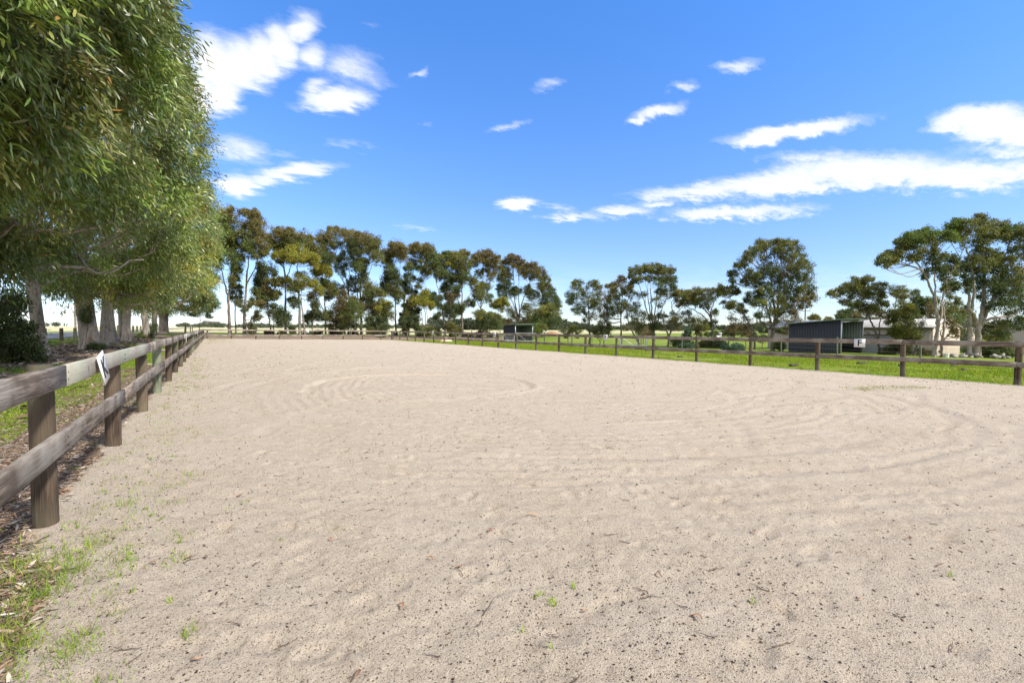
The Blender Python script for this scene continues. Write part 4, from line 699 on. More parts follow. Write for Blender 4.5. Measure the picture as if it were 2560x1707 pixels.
T(6,'gum_tree','largest gum at the right edge, many stems from a thick pale butt',None,33.5,[[(1645,1195),(1650,1060),(1655,960),(1690,820),(1700,640),(1690,420),(1680,260)],[(1655,985),(1600,840),(1620,600),(1560,380),(1520,260)],[(1660,970),(1740,820),(1790,640),(1850,460),(1900,300)],[(1575,1195),(1582,1000),(1585,830),(1545,600),(1500,400)],[(1668,965),(1740,905),(1900,880),(1980,830),(2060,760)],[(1655,960),(1600,850),(1500,815)],[(1665,975),(1800,700),(1950,560),(2080,420)]],
 [(1420,150,60,28,'G'),(1490,130,70,28,'G'),(1570,120,60,28,'o'),(1670,105,60,32,'o'),(1740,120,60,30,'o'),(1810,145,70,32,'o'),(1900,155,70,35,'G'),(1980,170,60,35,'o'),(2060,180,60,40,'o'),(1450,190,60,30,'o',.7),(1540,200,70,35,'o',.7),(1640,180,70,40,'o',.8),(1740,200,80,45,'o'),(1850,220,80,40,'o',.8),(1950,240,70,40,'o'),(2050,270,70,50,'o'),(1600,290,70,40,'g',.6),(1700,280,70,45,'o',.8),(1560,480,60,30,'d',.9),(1500,480,45,30,'d',.8),(1680,370,70,35,'o'),(1770,400,80,40,'o'),(1850,430,70,50,'o'),(1680,450,90,45,'o'),(1780,480,80,50,'g'),(1880,500,80,55,'o'),(1640,540,70,50,'d'),(1740,560,90,60,'d'),(1850,580,80,60,'d'),(1940,600,80,60,'o'),(1560,560,50,35,'d',.7),(1620,640,60,45,'d',.8),(1720,660,80,50,'g'),(1830,680,90,60,'d'),(1940,700,90,60,'d'),(2040,660,90,70,'d'),(2050,480,80,60,'o'),(1780,770,80,45,'d'),(1880,790,80,50,'d'),(1990,800,80,50,'d'),(1990,390,60,30,'o',.6),(1620,420,55,30,'o',.6),(1840,960,80,30,'o',.7),(1960,930,90,35,'d',.8),(1740,980,40,40,'d',.5),(1860,1010,60,20,'d',.5),(1980,350,70,30,'d',.8),(2060,560,80,50,'o')],group=RG,r0=.42,bark=M_gum2,dens=.9,L=.13)
T(6,'small_tree','bare thin stemmed tree just right of the umbrella gum trunk',None,31.0,[[(1352,1218),(1352,1120),(1380,1060),(1430,1010),(1480,980)],[(1352,1110),(1350,1000),(1385,920)],[(1400,1040),(1450,1050),(1490,1040)]],[(1440,980,40,25,'B',.35),(1400,930,40,25,'B',.35),(1470,1020,30,20,'B',.3)],group=RG,r0=.11,dens=.5)
T(6,'shrub','wide olive bush with yellowish top beneath the largest right hand gum',None,37,[[(1780,1210),(1780,1150)]],[(1770,1050,65,30,'y',.6),(1840,1060,60,35,'o'),(1720,1120,75,45,'o'),(1620,1150,65,40,'g'),(1820,1130,80,45,'g'),(1900,1140,60,45,'o'),(1700,1190,90,30,'d'),(1840,1190,90,30,'d')],cat='shrub',r0=.06,trunkname='stem',group='bushes beyond the right hand paddock')
T(6,'shrub','dark green cypress like bush behind the cream gable end',None,46,[[(1560,1190),(1560,1100)]],[(1520,960,60,50,'g'),(1530,1050,60,60,'d'),(1570,1120,50,50,'d'),(1480,900,50,30,'g'),(1600,980,50,50,'d')],cat='shrub',r0=.08,trunkname='stem',group='bushes beyond the right hand paddock')
for k, (lab, dd, bl) in enumerate([
  ('dark wooded mound of trees behind the cream shed roof, left part', 62, [(560,860,50,28,'d'),(620,870,60,30,'g'),(700,860,60,30,'B'),(780,860,60,35,'B'),(860,870,50,35,'B'),(530,890,30,15,'d')]),
  ('tall dark green trees behind the cream shed roof, middle part', 60, [(1160,780,55,35,'d'),(1220,800,60,40,'g'),(1130,850,50,40,'g'),(1200,870,60,40,'B'),(1270,760,50,30,'o')]),
  ('broad olive trees behind the gable, right part', 55, [(1400,820,70,45,'o'),(1480,800,60,40,'o'),(1400,880,70,40,'o'),(1500,870,60,40,'g'),(1560,890,50,60,'d'),(1280,860,60,50,'B')]),
  ('small round tree far behind the charcoal shelter', 75, [(310,890,35,18,'b'),(330,905,30,12,'o')]),
  ('faint small tree right above the charcoal shelter roof', 80, [(435,905,28,12,'b')])]):
    T(6,'tree_clump' if k < 3 else 'small_tree',lab,None,dd,[[(bl[0][0],1000),(bl[0][0],bl[0][1]+20)],[(bl[-1][0],1000),(bl[-1][0],bl[-1][1]+20)]],bl,group='trees behind the sheds',r0=.15,L=.2)
# hedges, conifer, succulents
T(5,'hedge','long clipped dark green hedge behind the white chimney',None,62,[[(1700,1120),(1700,1090)]],[(1600,1075,40,22,'d',1.5),(1660,1070,45,24,'d',1.5),(1725,1070,45,24,'d',1.5),(1790,1075,45,24,'d',1.5),(1540,1085,40,22,'g',1.3)],cat='hedge',r0=.05,trunkname='stem')
T(5,'hedge','second clipped green hedge further right, left of the big round gum',None,60,[[(1900,1120),(1900,1090)]],[(1850,1070,40,26,'g',1.5),(1910,1070,45,26,'g',1.5),(1960,1080,35,22,'d',1.3)],cat='hedge',r0=.05,trunkname='stem')
T(5,'conifer','small blue green conifer with layered branches behind the right fence',None,43,[[(1325,1205),(1325,1080)]],[(1325,1040,18,22,'t'),(1325,1085,35,25,'t'),(1325,1130,50,25,'t'),(1325,1165,62,25,'t',1.2),(1325,1190,60,20,'t')],cat='tree',r0=.08)
for k, (x_, y_, rx, ry, c_, dd, lab) in enumerate([(1500,1165,50,35,'o',46,'low olive bush right of the blue green conifer'),(1590,1170,50,40,'d',44,'dark bush at the foot of the crooked open gum'),(1660,1175,45,38,'g',46,'green rounded bush below the white chimney'),(1830,1205,40,22,'t',39,'bluish spiky plant beside the big round gum, left one'),(1700,1205,35,18,'t',39,'bluish spiky plant below the white chimney'),(1790,1215,30,18,'t',38,'little bluish plant between the two spiky ones'),(1240,1165,60,30,'g',46,'flat green bush left of the conifer'),(2230,1180,40,40,'g',40,'bright green bush right of the big round gum trunk'),(2060,1110,70,22,'s',50,'grey shrub line left of the big round gum'),(1900,1010,50,40,'B',52,'bare brownish tree over the hedge'),(1780,1020,60,40,'B',55,'bare rusty coloured tree left over the hedge'),(2270,1040,60,30,'g',48,'rounded green shrub behind the left end of the charcoal shelter'),(930,1060,60,40,'B',60,'pale brown leafless bush behind the vase shaped gum')]):
    T(5,'shrub',lab,None,dd,[[(x_,y_+ry),(x_,y_)]],[(x_,y_,rx,ry,c_,1.1),(x_+rx*.5,y_+ry*.3,rx*.6,ry*.6,c_),(x_-rx*.5,y_+ry*.3,rx*.6,ry*.6,c_)],cat='shrub',r0=.05,trunkname='stem',group='bushes beyond the right hand paddock',L=.12)
# shrubs under the left row
tree_px('shrub','dense dark glossy bush under the gums at the left edge',14.6,[[(60,905),(60,840),(40,780)],[(20,905),(10,800),(-20,700)]],
 [(20,870,50,34,'d',2),(48,865,34,34,'d',2),(-30,850,60,60,'d',2),(12,812,44,36,'d',1.7),(58,830,20,26,'d',1.5),(-5,760,38,30,'d',1.3),(38,765,22,20,'d',.8),(84,880,16,16,'d',1.5),(-40,760,50,50,'d',1.3),(78,895,20,10,'d',1.5)],cat='shrub',r0=.06,trunkname='stem',L=.10)
tree_px('shrub','low green ivy shrub between the pale trunks of the left row',44,[[(358,850),(358,842)]],[(352,846,16,9,'g',1.5),(368,842,14,12,'d',1.5),(378,830,10,14,'d',1.2)],cat='shrub',r0=.05,trunkname='stem',L=.12)
tree_px('shrub','leafy suckers at the foot of the stoutest gum',22.0,[[(236,868),(238,862)]],[(236,864,12,6,'d',1.3),(246,867,10,5,'g',1.3)],cat='shrub',r0=.02,trunkname='stem',L=.08)
tree_px('shrub','ivy hanging on the stoutest gum trunk at mid height',22.0,[[(216,872),(217,800),(216,770)]],[(219,775,10,16,'d',1.2),(214,790,7,14,'d',1.2)],cat='climber',r0=.015,trunkname='stem',L=.08)
tree_px('small_tree','young thin tree beyond the far end of the left fence under the last gum',70,[[(498,832),(500,800),(502,780)]],[(500,770,22,10,'d'),(515,782,14,8,'d'),(485,775,16,8,'d'),(525,760,16,10,'d'),(505,755,22,10,'g')],r0=.12)
# low scrub filling between the trunks of the far row
for k in range(20):
    px_ = 640+k*31+rs.uniform(-9, 9); d_ = 64.5/(math.cos(YAW)-(px_-1280)/F*math.sin(YAW))+rs.uniform(0, 3); yb_ = 835+(px_-640)*.012; h_ = rs.uniform(4, 9) if k % 3 else rs.uniform(9, 15)
    c_ = rs.choice(list('dogBo'))
    tree_px('shrub', 'low scrubby bush among the trunks of the far tree row', d_, [[(px_, yb_+1), (px_, yb_-h_*.6)]], [(px_, yb_-h_*.6, rs.uniform(7, 12), h_*.55, c_, .8), (px_+rs.uniform(-8, 8), yb_-h_*.9, 6, h_*.4, c_, .7)], cat='shrub', r0=.07, trunkname='stem', group='scrub among the far tree trunks')
# ------------------------------------------------------------------ horse shelters and sheds
def c2w(q, z=None):   # (right, forward) metres from the camera -> world
    x = q[0]*math.cos(YAW)+q[1]*math.sin(YAW); y = -q[0]*math.sin(YAW)+q[1]*math.cos(YAW); return np.array([x, y, 0 if z is None else z])
def sheet(b, p0, p1, zb, zt0, zt1, th=.03, pitch=.19, amp=.022):
    """ribbed wall sheet from p0 to p1 (xy), bottom zb, top heights zt0..zt1"""
    p0 = np.array(p0[:2]); p1 = np.array(p1[:2]); L = np.linalg.norm(p1-p0); d = (p1-p0)/L; nrm = np.array([d[1], -d[0]])
    us = []; u = 0
    while u < L-.01: us += [(u, 0), (u+pitch*.42, 0), (u+pitch*.52, 1), (u+pitch*.78, 1), (u+pitch*.88, 0)]; u += pitch
    us = [(min(a, L), o) for a, o in us if a < L]+[(L, 0)]
    V = []
    for a, o in us:
        q = p0+d*a+nrm*amp*o; zt = zt0+(zt1-zt0)*a/L
        V += [(q[0], q[1], zb), (q[0], q[1], zt), (q[0]-nrm[0]*th, q[1]-nrm[1]*th, zb), (q[0]-nrm[0]*th, q[1]-nrm[1]*th, zt)]
    n = len(us); Q = []
    for i in range(n-1): a = i*4; Q += [[a, a+4, a+5, a+1], [a+2, a+3, a+7, a+6], [a+1, a+5, a+7, a+3]]
    Q += [[0, 1, 3, 2], [n*4-4, n*4-2, n*4-1, n*4-3]]; b.addv(V, Q)
def shelter(label, P1, alpha, W_, L, hf, hb, detail=True):
    """P1 = near front corner (camera metres); the side wall runs back W_ m; the open front runs L m"""
    w = np.array([math.cos(alpha), -math.sin(alpha)]); f = np.array([math.sin(alpha), math.cos(alpha)])
    A = np.array(P1); B = A-w*W_; C = A+f*L; D = B+f*L
    Aw, Bw, Cw, Dw = [c2w(q) for q in (A, B, C, D)]; g = float(G(Aw[0], Aw[1])); base = np.array([Aw[0], Aw[1], g])
    root = empty('horse_shelter', base); loc = lambda p: np.array([p[0]-base[0], p[1]-base[1]])
    a, b_, c, d = map(loc, (Aw, Bw, Cw, Dw))
    m_ = MB(); sheet(m_, b_, a, -.05, hb-.03, hf-.03); m_.build('side_wall', M_char, root)
    m_ = MB(); sheet(m_, d, c, -.05, hb-.03, hf-.03, amp=-.022); m_.build('side_wall', M_inside, root)
    m_ = MB(); sheet(m_, d, b_, -.05, hb-.03, hb-.03); m_.build('back_wall', M_inside if True else M_char, root)
    # kick boards of dark rubber inside
    iw = unit(a-b_)*.05; if_ = unit(c-a)*.05
    m_ = MB(); sheet(m_, d-if_+iw, c-if_-iw, -.05, 1.12, 1.12, th=.02, amp=0); sheet(m_, d+iw-if_, b_+iw+if_, -.05, 1.12, 1.12, th=.02, amp=0); m_.build('kick_board', M_black, root)
    # skillion roof with overhang
    o = unit(np.array([*(a-b_), 0]))*.35; o2 = unit(np.array([*(c-a), 0]))*.12; sl = (hf-hb)/W_
    p = [np.array([*b_, hb])-o*.4-o2, np.array([*a, hf])+o-o2, np.array([*c, hf])+o+o2, np.array([*d, hb])-o*.4+o2]; p[1][2] += sl*.35; p[2][2] += sl*.35; p[0][2] -= sl*.14; p[3][2] -= sl*.14
    V = [q for q in p]+[q+np.array([0, 0, .045]) for q in p]; m_ = MB(); m_.addv(V, [[0, 1, 2, 3], [7, 6, 5, 4], [0, 4, 5, 1], [1, 5, 6, 2], [2, 6, 7, 3], [3, 7, 4, 0]]); 
    n_ = 18
    for i in range(n_):
        u = (i+.5)/n_; s0 = p[0]*(1-u)+p[3]*u; s1 = p[1]*(1-u)+p[2]*u; m_.tube([s0+np.array([0, 0, .055]), s1+np.array([0, 0, .055])], .018, 4)
    rf = m_.build('roof', M_rooft, root)
    for q in (a, c): m_ = MB(); m_.box((q[0]+iw[0]*.9, q[1]+iw[1]*.9, hf/2-.03), (.075, .075, hf), rz=math.atan2((a-b_)[1], (a-b_)[0])); m_.build('post', M_galv, root)
    m_ = MB(); m_.tube([np.array([*(a+iw), hf-.09]), np.array([*(c+iw), hf-.09])], .04, 6); m_.build('beam', M_galv, root)
    return tag(root, label, 'horse shelter', 'charcoal horse shelters'), (Aw, Bw, Cw, Dw, g)
al = math.radians(55)
r1, q1 = shelter('open fronted charcoal horse shelter on the right, behind the F board', (24.4, 33.8), al, 3.6, 4.2, 2.55, 2.24)
r2, q2_ = shelter('smaller looking charcoal horse shelter far off in front of the largest far gum', (.44, 63), al, 2.9, 3.0, 2.3, 2.08)
# cream shed with gable end
def shed(label, P, wd, Lf, Wg, he, hr, doors, z0=None):
    """P near corner (camera m); wd = unit direction of long wall away from P; gable width Wg"""
    wd = np.array(wd)/np.linalg.norm(wd); gd = np.array([-wd[1], wd[0]]); 
    if gd[0] < 0: gd = -gd
    A = np.array(P); B = A+wd*Lf; C = A+gd*Wg; D = B+gd*Wg
    Aw, Bw, Cw, Dw = [c2w(q)[:2] for q in (A, B, C, D)]; g = float(G(*Aw)) if z0 is None else z0; root = empty('farm_shed', (Aw[0], Aw[1], g)); a, b_, c, d = [q-Aw for q in (Aw, Bw, Cw, Dw)]
    m_ = MB(); sheet(m_, b_, a, -.3, he, he, amp=.012); m_.build('front_wall', M_cream, root)
    m_ = MB(); sheet(m_, c, d, -.3, he, he, amp=.012); m_.build('rear_wall', M_cream, root)
    for (u, v) in ((a, c), (d, b_)):
        mid = (u+v)/2; m_ = MB(); sheet(m_, u, mid, -.3, he, hr, amp=.012); sheet(m_, mid, v, -.3, hr, he, amp=.012); m_.build('gable_wall', M_cream, root)
    wl = unit(np.array([*(b_-a), 0])); gl = unit(np.array([*(c-a), 0])); m_ = MB(); sl = (hr-he)/(Wg/2)
    r0_ = np.array([*((a+c)/2), hr+.04])-wl*.12; r1_ = np.array([*((b_+d)/2), hr+.04])+wl*.12
    for (e0, e1, sg) in ((a, b_, -1), (c, d, 1)):
        q0 = np.array([*e0, he+.04])-wl*.12+gl*sg*.18; q1_ = np.array([*e1, he+.04])+wl*.12+gl*sg*.18; q0[2] -= sl*.18; q1_[2] -= sl*.18
        V = [q0, q1_, r1_, r0_]; V += [v+np.array([0, 0, .05]) for v in V]; m_.addv(V, [[3, 2, 1, 0], [4, 5, 6, 7], [0, 1, 5, 4], [1, 2, 6, 5], [3, 0, 4, 7]])
        for i in range(26): u = (i+.5)/26; m_.tube([q0*(1-u)+q1_*u+np.array([0, 0, .055]), r0_*(1-u)+r1_*u+np.array([0, 0, .055])], .016, 4, cap=False)
    m_.build('roof', M_croof, root)
    nout = np.array([*(-(c-a)/np.linalg.norm(c-a)), 0]); m_ = MB()
    m_.tube([np.array([*a, he-.05])+nout*.14-wl*.1, np.array([*b_, he-.05])+nout*.14+wl*.1], .06, 6); m_.build('gutter', M_trim, root)
    m_ = MB(); m_.tube([np.array([*c, he-.05])-nout*.14-wl*.1, np.array([*d, he-.05])-nout*.14+wl*.1], .06, 6); m_.build('gutter', M_trim, root)
    for (u0, u1) in doors:
        fr = MB(); p0 = a+(b_-a)/np.linalg.norm(b_-a)*u0+nout[:2]*.03; p1 = a+(b_-a)/np.linalg.norm(b_-a)*u1+nout[:2]*.03
        dm = MB(); sheet(dm, p1, p0, -.1, he*.73, he*.73, th=.02, pitch=3, amp=0)
        for k in range(14): dm.tube([np.array([*p0, .08+k*he*.05])+nout*.03, np.array([*p1, .08+k*he*.05])+nout*.03], .012, 4, cap=False)
        dd = dm.build('roller_door', M_door, root); fr.tube([np.array([*p0, he*.74])+nout*.05, np.array([*p1, he*.74])+nout*.05], .05, 4); f_ = fr.build('door_hood', M_trim, dd)
    return tag(root, label, 'shed')
shed('long cream shed with pale gable roof and grey roller doors behind right hand trees', (37, 40), (-.47, .88), 15, 5.7, 2.62, 3.36, [(3.1, 5.4), (6.3, 8.0), (9.5, 12)], z0=-1.28)
shed('second cream shed at the right edge beyond the largest right hand gum', (50.5, 46.5), (.93, .37), 12, 6, 2.9, 3.7, [(2.2, 5.4)], z0=-1.6)
shed('small pale cream shed glimpsed between the big cream shed and the right edge', (52, 56), (.9, .3), 2.4, 3, 3.4, 4.2, [], z0=-1.6)
# ------------------------------------------------------------------ paddock wire fences, gate, posts
def wirefence(label, pts, sp, h, ph, nw=4, r=.045, mat=None, mesh=False, name='wire_fence', pr=None):
    g0 = float(G(*pts[0])); root = empty(name, (pts[0][0], pts[0][1], g0)); base = np.array(root.location); tops = []
    for a, b in zip(pts[:-1], pts[1:]):
        a = np.array(a, float); b = np.array(b, float); n = max(1, int(round(np.linalg.norm(b-a)/sp)))
        for i in range(n+(1 if b is pts[-1] or tuple(b) == tuple(pts[-1]) else 0)):
            q = a+(b-a)*i/n; z = float(G(*q)); m_ = MB(); m_.tube(np.array([[q[0], q[1], z-.2], [q[0]+rs.normal(0, .01), q[1], z+ph*.5], [q[0]+rs.normal(0, .02), q[1]+rs.normal(0, .02), z+ph+rs.normal(0, .03)]])-base, r, 8); m_.build('post', mat or M_post, root); tops.append((q[0], q[1], z))
    for k in range(nw):
        zz_ = h*(k+1)/nw; m_ = MB(); m_.tube(np.array([[q[0], q[1]-.0, q[2]+zz_] for q in tops])-base+np.array([-r, 0, 0]), .004, 3); m_.build('wire', M_wire, root)
    return tag(root, label, 'fence')
wirefence('wire paddock fence with slim timber posts running in front of the shelters on the right', [(27.6, -1), (28.3, 7.5), (33.8, 16.6), (36.2, 22), (34.6, 30), (33.5, 44), (31, 58)], 4.6, 1.05, 1.2, r=.05, mat=M_postg)
wirefence('farther wire paddock fence with dark posts behind the small shelter', [(31, 58), (44, 52), (52, 40), (46, 28)], 3.6, 1.0, 1.15, r=.055)
wirefence('low wire fence with thin posts at the left end beyond the far fence', [(-2.5, 57.2), (-2.2, 62), (-3, 70), (-3.5, 84)], 5.5, .95, 1.05, nw=3, r=.045)
wirefence('wire fence in the dry field seen under the far trees', [(-3, 92), (20, 90), (45, 84), (70, 74)], 7, .9, 1.0, nw=3, r=.06)
fb = tag(empty('roadside_fence', (-9.5, 38, .16)), 'row of short dark timber posts along the grass verge of the road on the left', 'fence')
for q in range(6, 120, 4): post(fb, -9.5, q+.7, float(G(-9.5, q))-.2, float(G(-9.5, q))+.92, .11, M_post)
def gate(label, a, b, h=1.1):
    a = np.array([*a, float(G(*a))]); b = np.array([*b, float(G(*b))]); root = empty('steel_gate', a); B = b-a; m_ = MB()
    for z0, z1, p, q in ((.15, .15, 0, 1), (h, h, 0, 1)): m_.tube([B*p+[0, 0, z0], B*q+[0, 0, z1]], .025, 8)
    for u in (0, 1): m_.tube([B*u+[0, 0, .15], B*u+[0, 0, h]], .025, 8)
    m_.build('frame', M_galv, root); m_ = MB()
    for k in range(1, 5): m_.tube([B*0+[0, 0, .15+(h-.15)*k/5], B+[0, 0, .15+(h-.15)*k/5]], .006, 4)
    for k in range(1, 14): m_.tube([B*k/14+[0, 0, .15], B*k/14+[0, 0, h]], .004, 3)
    m_.build('mesh', M_wire, root); m_ = MB(); m_.tube([B*.02+[0, 0, h-.05], B*.5+[0, 0, .18]], .014, 6); m_.build('brace', M_galv, root)
    for u in (-.03, 1.03): m_ = MB(); m_.tube([B*u+[0, 0, -.2], B*u+[0, 0, h+.1]], .04, 8); m_.build('post', M_galv, root)
    return tag(root, label, 'gate')
pa, pb = c2w((.55, 58)), c2w((3.0, 58.4)); gate('galvanised mesh gate in front of the far small shelter', pa[:2], pb[:2])
pa, pb = c2w((-1.1, 57)), c2w((.25, 57.6)); gate('narrow galvanised gate left of the mesh gate at the far small shelter', pa[:2], pb[:2], .95)
pa, pb = c2w((10.3, 43)), c2w((12.5, 42.6)); gate('pale mesh gate behind the right fence near the P board', pa[:2], pb[:2], .95)
# ------------------------------------------------------------------ heaps, rubble, bits
def heap(name, label, c, r, h, mat, cat, seed=0):
    b = MB(); n, k = 9, 22; rg = np.random.RandomState(seed); V = []; ph = rg.rand(4)*6
    for i in range(n):
        u = i/(n-1)
        for j in range(k):
            th = j*2*math.pi/k; R = r*(1-u)**.85*(1+.16*math.sin(th*2+ph[0])+.1*math.sin(th*5+ph[1]))+rg.normal(0, .02*r)*(1-u); V.append((R*math.cos(th)*1.15, R*math.sin(th), h*(1-(1-u)**1.9)*(1+.05*math.sin(th*3+ph[2]))-.05*(i == 0)))
    Q = [[i*k+j, i*k+(j+1) % k, (i+1)*k+(j+1) % k, (i+1)*k+j] for i in range(n-1) for j in range(k)]
    b.addv(V, Q); o = b.build(name, mat, None, sm=True); o.location = (c[0], c[1], float(G(c[0], c[1]))); return tag(o, label, cat)
p_ = at(1115, 850, 50); heap('sand_heap', 'pale tan sand heap on the grass just beyond the far part of the right fence', p_, .55, .50, M_mound, 'sand heap', 1)
p_ = at(1207, 830, 92); heap('earth_mound', 'orange earth mound seen between trunks left of the far shelter', p_, 1.9, 1.0, M_orange, 'earth mound', 2)
p_ = at(1380, 832, 88); heap('earth_mound', 'orange brown earth mound to the right of the far shelter', p_, 1.5, .9, M_orange, 'earth mound', 3)
for (px_, lab, w_) in ((2413, 'pale rubble pile with flat slabs beside the cream gable end', 1.3), (2492, 'second pale rubble pile under the wide olive bush on the right', 1.1)):
    c = at(px_, 893, 33.5); g_ = float(G(c[0], c[1])); root = empty('rubble_pile', (c[0], c[1], g_)); rg = np.random.RandomState(px_)
    for k in range(16):
        b = MB(); s_ = rg.uniform(.12, .34, 3)*np.array([1.4, 1, .45]); b.box((0, 0, 0), s_, rz=rg.uniform(0, 3)); o = b.build('slab', M_rock, root); v = np.array([q.co[:] for q in o.data.vertices]); v += rg.normal(0, .03, v.shape); o.data.vertices.foreach_set('co', v.astype(np.float32).ravel())
        o.location = (rg.normal(0, w_*.38), rg.normal(0, .3), rg.uniform(.05, .30)); o.rotation_euler = (rg.normal(0, .25), rg.normal(0, .25), 0)
    tag(root, lab, 'rubble pile')
c = at(2366, 889, 31.5); g_ = float(G(c[0], c[1])); root = empty('bucket', (c[0], c[1], g_)); b = MB(); b.tube([(0, 0, 0), (0, 0, .15), (0, 0, .30)], [.13, .145, .165], 16, cap=True); b.build('tub', M_white, root)
b = MB(); b.tube([(.165*math.cos(q), 0, .30+.15*math.sin(q)) for q in np.linspace(0, math.pi, 9)], .006, 5); b.build('handle', M_galv, root); tag(root, 'white bucket on the ground beside the pale rubble at the cream shed', 'bucket')
# white chimney-like water outlet over the hedge
c = at(1800, 850, 47); g_ = float(G(c[0], c[1])); root = empty('vent_pipe', (c[0], c[1], g_)); b = MB(); b.tube([(0, 0, 0), (0, 0, .8), (0, 0, 1.5)], .13, 12); b.build('pipe', M_white2, root); b = MB(); b.box((-.33, .1, 1.12), (.34, .25, .34)); b.build('box', M_white2, root)
b = MB(); b.tube([(0, 0, 1.5), (0, 0, 1.56), (0, 0, 1.6)], [.2, .2, .08], 12); b.build('cap', M_white2, root); tag(root, 'white capped pipe with a small white box in front of the clipped hedge', 'vent pipe')
# power poles
def pole(label, px_, py, d, h, arm=True, r=.14):
    c = at(px_, py, d); g_ = float(G(c[0], c[1])); root = empty('power_pole', (c[0], c[1], g_)); b = MB(); b.tube([(0, 0, -.3), (0, 0, h*.5), (0, 0, h)], [r*1.2, r, r*.75], 10); b.build('pole', M_bark, root)
    if arm:
        b = MB(); b.box((0, 0, h-.5), (2.2, .12, .12), rz=-YAW); b.build('crossarm', M_bark, root)
        for u in (-.9, 0, .9): b = MB(); b.tube([(u*math.cos(YAW), -u*math.sin(YAW), h-.45), (u*math.cos(YAW), -u*math.sin(YAW), h-.25)], .05, 6); b.build('insulator', M_white2, root)
    return tag(root, label, 'power pole')
pole('grey power pole standing beyond the road, seen between the left gum trunks', 189, 828, 80, 9.5)
pole('power pole showing above the charcoal shelter roof, far behind', 2012, 835, 95, 6.6)
# far buildings
for (px_, d, w_, h_, lab) in ((528, 900, 26, 11.5, 'pale silo like building on the horizon left of the far trees'), (498, 950, 16, 6.5, 'low pale farmhouse on the horizon beyond the left fence end')):
    c = at(px_, 820, d); root = empty('far_building', (c[0], c[1], 0)); b = MB(); b.box((0, 0, h_/2), (w_, 12, h_), rz=-YAW); b.build('wall', M_cream, root)
    b = MB(); V = np.array([(-w_/2-.6, -7, h_+.02), (w_/2+.6, -7, h_+.02), (w_/2+.6, 7, h_+.02), (-w_/2-.6, 7, h_+.02), (-w_/2-.6, 0, h_+2.4), (w_/2+.6, 0, h_+2.4)]); c_, s_ = math.cos(-YAW), math.sin(-YAW); V[:, :2] = V[:, :2]@np.array([[c_, s_], [-s_, c_]])
    b.addv(V, [[0, 1, 5, 4], [2, 3, 4, 5], [3, 2, 1, 0]], [[0, 4, 3], [1, 2, 5]]); b.build('roof', M_croof, root); tag(root, lab, 'building')
# far belts of trees, too distant to count
def belt(name, px0, px1, d, hpx, col, n, seed, rows=2, gap=0.0):
    rg = np.random.RandomState(seed); P = []; H = []
    for k in range(n):
        px_ = rg.uniform(px0, px1); dd = d*rg.uniform(.95, 1.12); c = at(px_, 820, dd); pr_ = vn(np.array([px_*.045+seed*7]), np.array([3.3]))[0]*.9+vn(np.array([px_*.16+seed*3]), np.array([9.3]))[0]*.55
        if pr_ < gap: continue
        h = hpx*dd/F*(.35+.75*pr_); m_ = 42; o = rg.normal(0, 1, (m_, 3)); o = unit(o)*rg.rand(m_, 1)**.4*np.array([h*.55, h*.55, h*.5]); q = np.array([c[0], c[1], float(G(c[0], c[1]))+h*.52])+o; q[:, 2] = np.maximum(q[:, 2], float(G(c[0], c[1]))+.1); P.append(q); H.append(np.full(m_, h))
    P = np.concatenate(P); H = np.concatenate(H); n_ = len(P); D = unit(rg.normal(size=(n_, 3)))
    cc = np.array(col)*rg.uniform(.7, 1.3, (n_, 1)); o = foliage(name, None, [leaves(P, D, H*.30, H*.2, cc, False, rg)])
    return tag(o, kind='stuff')
belt('distant_trees', 440, 1320, 780, 11, (.075, .095, .07), 620, 1)
belt('distant_trees', 20, 200, 900, 12, (.06, .085, .065), 60, 2, gap=.62)
belt('distant_trees', 1080, 1420, 330, 26, (.055, .07, .05), 240, 3, gap=.45)
belt('distant_trees', 1380, 1960, 420, 15, (.05, .065, .045), 420, 4)
belt('distant_trees', 1540, 1700, 250, 20, (.07, .075, .05), 90, 5, gap=.5)
belt('distant_trees', 1900, 2120, 160, 24, (.07, .08, .045), 110, 7, gap=.3)
belt('distant_trees', 2100, 2760, 110, 44, (.065, .08, .04), 260, 6, gap=.3)
belt('distant_trees', 1840, 2200, 260, 19, (.055, .07, .045), 200, 8)
# ------------------------------------------------------------------ small stuff on the ground
def masks(x, y):
    f1 = fbm(x, y, .35, 4); f2 = fbm(x+50, y, 1.3, 4); return f1, f2
def scatter_blades(name, X, Y, Zf, h, w, cols, seed, lean=.35):
    rg = np.random.RandomState(seed); n = len(X); Z = Zf(X, Y); P = np.stack([X, Y, Z-.006], 1)
    D = unit(np.concatenate([rg.normal(0, lean, (n, 2)), np.ones((n, 1))], 1)); a = rg.uniform(0, 6.28, n); A = np.stack([np.cos(a), np.sin(a), 0*a], 1)
    h = h*rg.uniform(.5, 1.4, n); tip = P+D*h[:, None]; V = np.stack([P-A*w[:, None]*.5, P+A*w[:, None]*.5, tip], 1).reshape(-1, 3)
    C = np.array(cols)[rg.randint(0, len(cols), n)]*rg.uniform(.7, 1.3, (n, 1)); o = meshobj(name, V, [np.arange(n*3).reshape(-1, 3)], M_grass, tint=np.repeat(C, 3, 0)); return tag(o, kind='stuff')
gz_ = lambda X, Y: G(X, Y)+.028*fbm(X, Y, .5, 4)*smooth(300, 60, np.hypot(X, Y))+.010*fbm(X, Y, 4, 3)*smooth(40, 10, np.hypot(X, Y))+.07*smooth(.5, 2.5, X-XR)*smooth(7, 3, X-XR)*smooth(-5, 0, Y)*smooth(60, 50, Y)*(.6+fbm(X, Y, .3, 2)) - .07*smooth(0.0, .35, inside(X, Y))
rg = np.random.RandomState(3)
